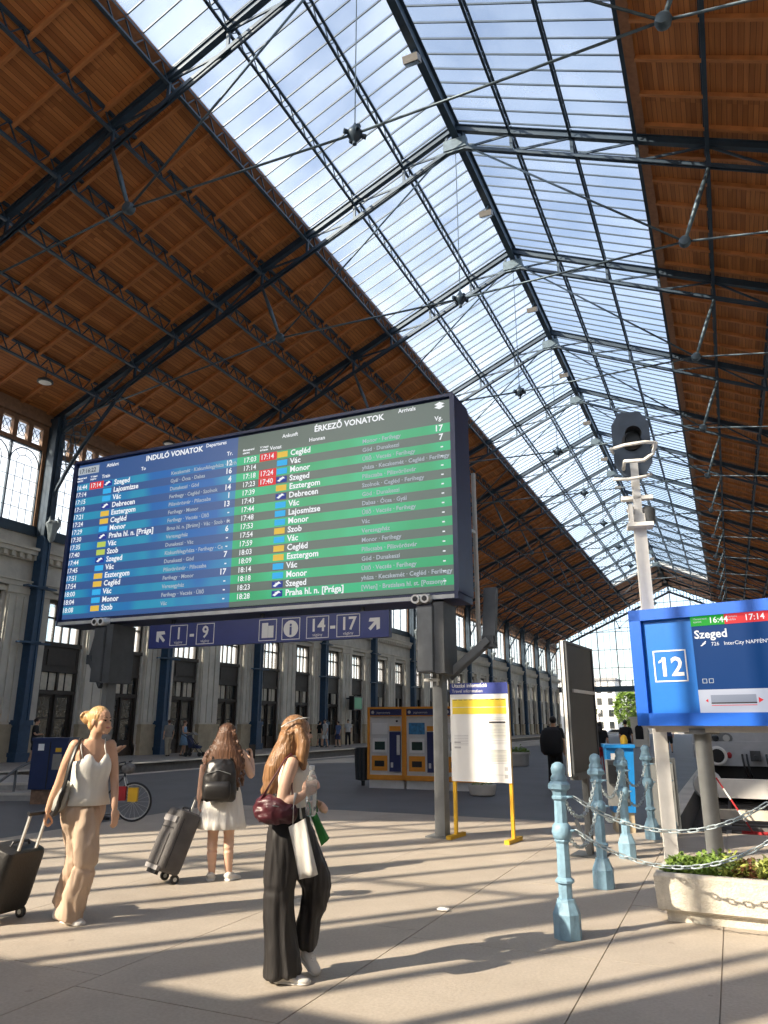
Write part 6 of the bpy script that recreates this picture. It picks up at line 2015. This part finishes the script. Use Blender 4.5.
# ================================================================== LOCOMOTIVE AND BUFFER STOP
lc = thing('locomotive', 'pale grey locomotive front standing at platform 12 behind the display', 'train', (0.45, 22.0, -0.30))
M['loco_grey'] = mat('loco_grey', (0.42, 0.43, 0.45), 0.45, var=0.08)
M['loco_dark'] = mat('loco_dark', (0.012, 0.012, 0.013), 0.7)
MB().prism([(0.06, 1.0), (0.0, 1.15), (0.0, 2.0), (0.5, 3.6), (0.9, 4.0), (16, 4.0), (16, 1.0)], 'yz', -1.45, 1.45).build('body', 'loco_grey', lc)
MB().prism([(0.02, 2.1), (0.44, 3.45), (0.5, 3.45), (0.08, 2.1)], 'yz', -1.2, 1.2).xf(Matrix.Translation((0, -0.05, 0))).build('windscreen', 'dark_glass', lc)
MB().box(-1.4, 1.4, -0.06, 0.2, 0.82, 1.42).build('buffer_beam', 'loco_grey', lc)
MB().box(-1.3, 1.3, 0.1, 15, 0.2, 0.9).build('underframe', 'loco_dark', lc)
MB().box(-1.45, 1.45, -0.012, 0.0, 1.34, 1.37).build('white_line', 'white_paint', lc)
for sx_ in (-1, 1):
    x = 0.875 * sx_
    MB().lathe([(0.12, 0.0), (0.12, 0.45)], (x, -0.05, 1.08), 14, axis='y').build('buffer_shank', 'steel_dark', lc, True)
    bf = MB().lathe([(0.20, 0.45), (0.235, 0.47), (0.235, 0.50), (0.2, 0.53)], (x, -0.05, 1.08), 20, axis='y').build('buffer_plate', 'white_paint', lc, True)
    MB().lathe([(0.165, 0.53), (0.16, 0.538)], (x, -0.05, 1.08), 20, axis='y').build('buffer_face', 'loco_dark', bf)
    pl_ = MB()
    out = [(x + 0.12 * sx_ * -1 + 0.16 * math.cos(a) + (0.12 if math.cos(a) > 0 else -0.12), 1.5 + 0.13 * math.sin(a)) for a in [k * PI / 8 for k in range(16)]]
    hl = pl_.prism(out, 'xz', -0.05, 0.0).build('headlight_plate', 'steel_grey', lc)
    for dx in (-0.13, 0.13):
        MB().lathe([(0.085, 0.0), (0.085, 0.03), (0.05, 0.035)], (x - 0.12 * sx_ + dx, -0.05, 1.5), 12, axis='y').build('headlight', 'dark_glass' if dx * sx_ > 0 else 'steel_pale', hl, True)
MB().box(-0.12, 0.12, -0.3, 0.0, 0.95, 1.2).lathe([(0.05, 0.0), (0.05, 0.5)], (0, 0, 1.06), 8, axis='y').build('coupling_hook', 'steel_dark', lc)
for x in (-0.3, -0.2, 0.25, 0.35):
    MB().tube([(x, -0.06, 1.1), (x, -0.22, 1.0), (x + 0.03, -0.25, 0.7), (x + 0.08, -0.1, 0.55)], 0.025, 6).build('hose', 'steel_dark', lc, 'all')
for x in (-0.72, 0.72):
    for yy in (1.6, 4.2):
        MB().lathe([(0.6, -0.07), (0.6, 0.07)], (x, yy, 0.6), 20, axis='x').build('wheel', 'steel_dark', lc)
MB().ell((-0.6, -0.06, 1.08), (0.06, 0.05, 0.08)).build('red_valve', 'c_red', lc, 'all')

bs = thing('buffer_stop', 'white painted steel buffer stop with two beams at the end of track 12', 'buffer stop', (0.45, 14.0, -0.5))
for x in (-0.95, 0.95):
    MB().box(x - 0.09, x + 0.09, 0.1, 0.35, 0.0, 1.05).build('upright', 'steel_grey', bs)
    MB().bar((x, 0.3, 0.95), (x, 1.7, 0.05), 0.14, 0.16).build('back_stay', 'steel_dark', bs)
    dm = MB().lathe([(0.16, 0.0), (0.23, 0.05), (0.23, 0.4), (0.2, 0.45)], (x + 0.02, 0.5, 1.08), 18, axis='y').build('impact_drum', 'steel_pale', bs, True)
MB().box(-0.78, 1.1, 0.0, 0.12, 0.90, 1.19).build('upper_beam', 'white_paint', bs)
MB().box(-0.80, 1.1, -0.06, 0.12, 0.58, 0.72).build('lower_beam', mat('beam_cream', (0.62, 0.57, 0.48), 0.6, var=0.15), bs)
MB().box(-0.5, 1.1, -0.1, 0.0, 0.26, 0.42).build('red_plate', 'c_red', bs)
MB().box(-0.9, 1.1, -0.02, 0.05, 0.42, 0.47).build('tie_beam', 'steel_grey', bs)
ps = MB()
pole = thing('striped_pole', 'red and white striped pole leaning on the buffer stop', 'pole', (-0.33, 13.75, 0.72), 0)
for k in range(5):
    a, c = Vector((0, 0.0, 0)).lerp(Vector((0.45, -0.25, -0.78)), k / 5), Vector((0, 0, 0)).lerp(Vector((0.45, -0.25, -0.78)), (k + 1) / 5)
    MB().tube([a, c], 0.014, 6).build('stripe', 'c_red' if k % 2 == 0 else 'white_paint', pole)
# small grey junction box between poster stand and bollards
jb = thing('equipment_box', 'small grey equipment box behind the black poster stand leg', 'box', (-1.5, 11.05, 0), 0.2)
MB().box(-0.14, 0.14, -0.1, 0.1, 0.5, 1.08).build('body', 'steel_grey', jb)
MB().box(-0.11, 0.11, -0.115, -0.1, 0.78, 1.02).build('hatch', 'steel_dark', jb)
MB().box(-0.03, 0.03, -0.03, 0.03, 0.0, 0.5).build('stem', 'steel_dark', jb)

# ================================================================== LEFT SIDE: BLUE CABINET, STEPS
cb = thing('blue_cabinet', 'dark blue street cabinet with stickers on a brick base near the steps', 'cabinet', (-12.75, 11.75, 0), VIEW)
MB().box(-0.36, 0.36, 0.0, 0.5, 0.28, 1.22).build('body', mat('cabinet_blue', (0.008, 0.022, 0.085), 0.45), cb)
MB().box(-0.38, 0.38, -0.02, 0.52, 1.22, 1.28).build('roof', bpy.data.materials['cabinet_blue'], cb)
MB().box(-0.30, 0.30, 0.04, 0.46, 0.0, 0.28).build('brick_base', mat('brick_base', (0.22, 0.13, 0.08), 0.8, var=0.4, scale=8), cb)
MB().box(-0.24, -0.12, -0.008, 0.0, 1.03, 1.16).build('sticker', 'paint_white', cb)
MB().box(0.08, 0.26, -0.008, 0.0, 0.66, 0.96).build('notice', 'c_grey', cb)
MB().box(0.12, 0.24, -0.008, 0.0, 1.0, 1.08).build('sticker', 'yellow', cb)
MB().box(-0.01, 0.01, -0.006, 0.0, 0.3, 1.2).build('door_gap', 'case_black', cb)
sp_ = thing('entrance_steps', 'two low stone steps with a sloping steel handrail at the left edge', 'steps', (-13.9, 12.0, 0), VIEW)
for k in range(2):
    MB().box(-2.2, 0.5, 0.55 * k, 3.2, 0.16 * k, 0.16 * (k + 1)).build('step', 'kerb', sp_)
    MB().box(-2.2, 0.5, 0.55 * k - 0.012, 0.55 * k + 0.02, 0.16 * (k + 1) - 0.05, 0.16 * (k + 1) + 0.004).build('nosing', 'stone2', sp_)
MB().tube([(-0.55, -0.35, 0.1), (-0.15, 0.3, 0.62), (0.3, 1.2, 1.0)], 0.028, 8).bar((-0.15, 0.3, 0.1), (-0.15, 0.3, 0.62), 0.04).bar((0.3, 1.2, 0.3), (0.3, 1.2, 1.0), 0.04).build('handrail', 'steel_grey', sp_, True)

# hanging clock/display on the left wall
ck = thing('wall_display', 'small dark hanging departure monitor on the left wall above the walkers', 'monitor', (XL + 1.0, 51.6, 2.55))
MB().box(-0.2, 0.2, -0.7, 0.7, 0, 1.0).build('case', 'case_black', ck)
MB().box(0.2, 0.21, -0.6, 0.6, 0.1, 0.9).build('screen', emat('monitor_green', (0.05, 0.16, 0.1), 0.6), ck)
MB().bar((-1.0, 0, 0.85), (0, 0, 0.85), 0.1).build('bracket', 'steel_dark', ck)
# round planter far down the concourse
rp = thing('round_planter', 'round stone planter with a low shrub in the shaded concourse', 'planter', (-7.6, 29.6, 0))
MB().lathe([(0.3, 0), (0.36, 0.06), (0.4, 0.42), (0.44, 0.46), (0.44, 0.52), (0.38, 0.52), (0.36, 0.46)], (0, 0, 0), 18).build('tub', 'stone', rp, True)
random.seed(21)
tag(leafclump(rp, 'foliage', (0, 0, 0.47), 0.36, 320, 0.10, 'leaf_a', 0.8), kind='stuff')
rp = thing('square_planter', 'low stone planter tub behind the information board', 'planter', (-5.3, 17.2, 0))
MB().lathe([(0.22, 0), (0.28, 0.03), (0.32, 0.2), (0.32, 0.24), (0.28, 0.24)], (0, 0, 0), 16).build('tub', 'stone', rp, True)
tag(leafclump(rp, 'foliage', (0, 0, 0.2), 0.26, 160, 0.06, 'leaf_a', 0.4), kind='stuff')
# crumpled paper on the floor
lt_ = MB()
random.seed(2)
lt_.ell((0, 0, 0.014), (0.06, 0.035, 0.014), 9, 6)
lt_.v = [(x + random.uniform(-0.008, 0.008), y + random.uniform(-0.008, 0.008), max(0, z + random.uniform(-0.004, 0.004))) for x, y, z in lt_.v]
o = lt_.build('paper_scrap', 'paint_white')
o.location = (-2.45, 6.7, 0)
tag(o, 'crumpled white paper scrap on the sunlit paving', 'paper')
# disc lamps under the low end of the left roof
for i, y in enumerate((19.6, 27.2, 35.5)):
    t = thing('roof_lamp', 'small round lamp under the left roof eave, %s from the left' % ORD[i], 'lamp', (-23.9, y, 15.1), 0, 'round lamps under the left eave')
    MB().lathe([(0.1, 0.0), (0.3, -0.12), (0.32, -0.2), (0.28, -0.22)], (0, 0, 0), 14).build('shade', 'steel_dark', t, True)
    MB().lathe([(0.27, -0.21), (0.2, -0.24), (0.05, -0.25)], (0, 0, 0), 14).build('diffuser', 'white_paint', t, True)
    MB().bar((0, 0, 0), (0, 0, 0.5), 0.03).build('stem', 'steel_dark', t)

# ================================================================== BEYOND THE HALL
def building(label, x, y, wd, dp, h, m, floors, cols_, roof='c_grey'):
    t = thing('apartment_building', label, 'building', (x, y, -0.8))
    w_ = MB().box(-wd / 2, wd / 2, 0, dp, 0, h).build('walls', m, t)
    MB().box(-wd / 2 - 0.4, wd / 2 + 0.4, -0.4, dp, h, h + 0.6).build('roof', roof, t)
    wm = MB().box(-0.6, 0.6, -0.06, 0.1, 0, 1.7).mesh('window', 'dark_glass')
    bmn = MB().box(-0.8, 0.8, -0.25, 0.0, -0.25, -0.05).mesh('window_sill', 'white_paint')
    for i in range(floors):
        for j in range(cols_):
            xx, zz = -wd / 2 + wd * (j + 0.5) / cols_, 1.2 + (h - 1.5) * i / floors
            inst('window', wm, t, (xx, 0, zz))
            inst('window_sill', bmn, t, (xx, 0, zz))
M['render_white'] = mat('render_white', (0.66, 0.65, 0.62), 0.9, var=0.05)
M['render_cream'] = mat('render_cream', (0.58, 0.52, 0.42), 0.9, var=0.05)
building('white apartment block beyond the hall, partly behind the poster stand', -34.0, 200, 16, 12, 13, 'render_white', 4, 6)
building('cream house beyond the hall, left of the blue display', -19.0, 215, 12, 12, 11, 'render_cream', 3, 5)
building('pale tall block farthest behind the railway yard', -4.0, 250, 26, 14, 20, 'render_white', 6, 8)
building('low white depot building at the far left of the tracks', -52.0, 185, 14, 30, 9, 'render_white', 2, 4)
def tree(label, x, y, h, r, m='leaf_a', n=900):
    t = thing('tree', label, 'tree', (x, y, -0.8), 0, 'trees beyond the hall')
    MB().tube([(0, 0, 0), (0.1, 0, h * 0.35), (0.0, 0.1, h * 0.75)], [0.22, 0.16, 0.06], 8).build('trunk', 'sleeper', t, 'all')
    b = MB()
    for _ in range(n):
        u, a = random.uniform(-1, 1), random.uniform(0, 2 * PI)
        q = math.sqrt(1 - u * u) * random.uniform(0.6, 1)
        p = Vector((r * q * math.cos(a), r * q * math.sin(a), h * 0.62 + u * h * 0.36))
        d = Vector((random.uniform(-1, 1), random.uniform(-1, 1), random.uniform(-0.6, 0.8))).normalized()
        s_ = d.cross(Vector((0.3, 0.2, 1))).normalized() * 0.28
        b.add([p, p + d * 0.45 + s_, p + d * 0.9, p + d * 0.45 - s_], [(0, 1, 2, 3)])
    tag(b.build('foliage', m, t, fix=False), kind='stuff')
tree('dark green tree beyond the hall, left of the blue display', -18.6, 158, 8.5, 2.6)
tree('round tree beyond the hall just behind the blue display edge', -13.0, 166, 8.0, 2.6)
tree('tree in front of the white block far away', -30.0, 178, 8.0, 2.4, 'leaf_b')
tree('tree at the far left beyond the hall', -41.0, 170, 9.0, 3.0)
pv = thing('stone_booth', 'small stone booth with an arched opening far down the platform', 'booth', (-6.1, 58, 0))
MB().box(-0.55, 0.55, 0, 1.0, 0, 1.9).build('walls', 'stone2', pv)
MB().box(-0.65, 0.65, -0.1, 1.1, 1.9, 2.05).build('roof', 'stone', pv)
MB().prism([(-0.28, 0.5), (0.28, 0.5), (0.28, 1.2)] + [(0.28 * math.cos(a * PI / 8), 1.2 + 0.28 * math.sin(a * PI / 8)) for a in range(1, 8)] + [(-0.28, 1.2)], 'xz', -0.02, 0.05).build('opening', 'darkin', pv)
lp = thing('globe_lamp', 'slim lamp post with a white globe beyond the hall', 'lamp', (-24.2, 160, -0.8))
MB().tube([(0, 0, 0), (0, 0, 4.4)], 0.09, 8).build('post', 'steel_dark', lp)
MB().ell((0, 0, 4.7), (0.4, 0.4, 0.4)).build('globe', 'white_paint', lp, 'all')
car = thing('parked_car', 'white parked car seen far off under the glass gable', 'car', (-18.0, 139, -0.76), 0.3)
MB().prism([(-2.1, 0.35), (2.1, 0.35), (2.15, 0.8), (1.3, 0.95), (0.7, 1.45), (-1.2, 1.45), (-2.0, 0.95), (-2.15, 0.7)], 'xz', -0.85, 0.85).build('body', 'white_paint', car)
MB().prism([(-1.75, 0.97), (1.15, 0.97), (0.62, 1.38), (-1.15, 1.38)], 'xz', -0.87, 0.87).build('windows', 'dark_glass', car)
for x in (-1.3, 1.3):
    for yy in (-0.8, 0.8):
        MB().lathe([(0.34, -0.1), (0.34, 0.1)], (x, yy, 0.34), 14, axis='y').build('wheel', 'case_black', car)
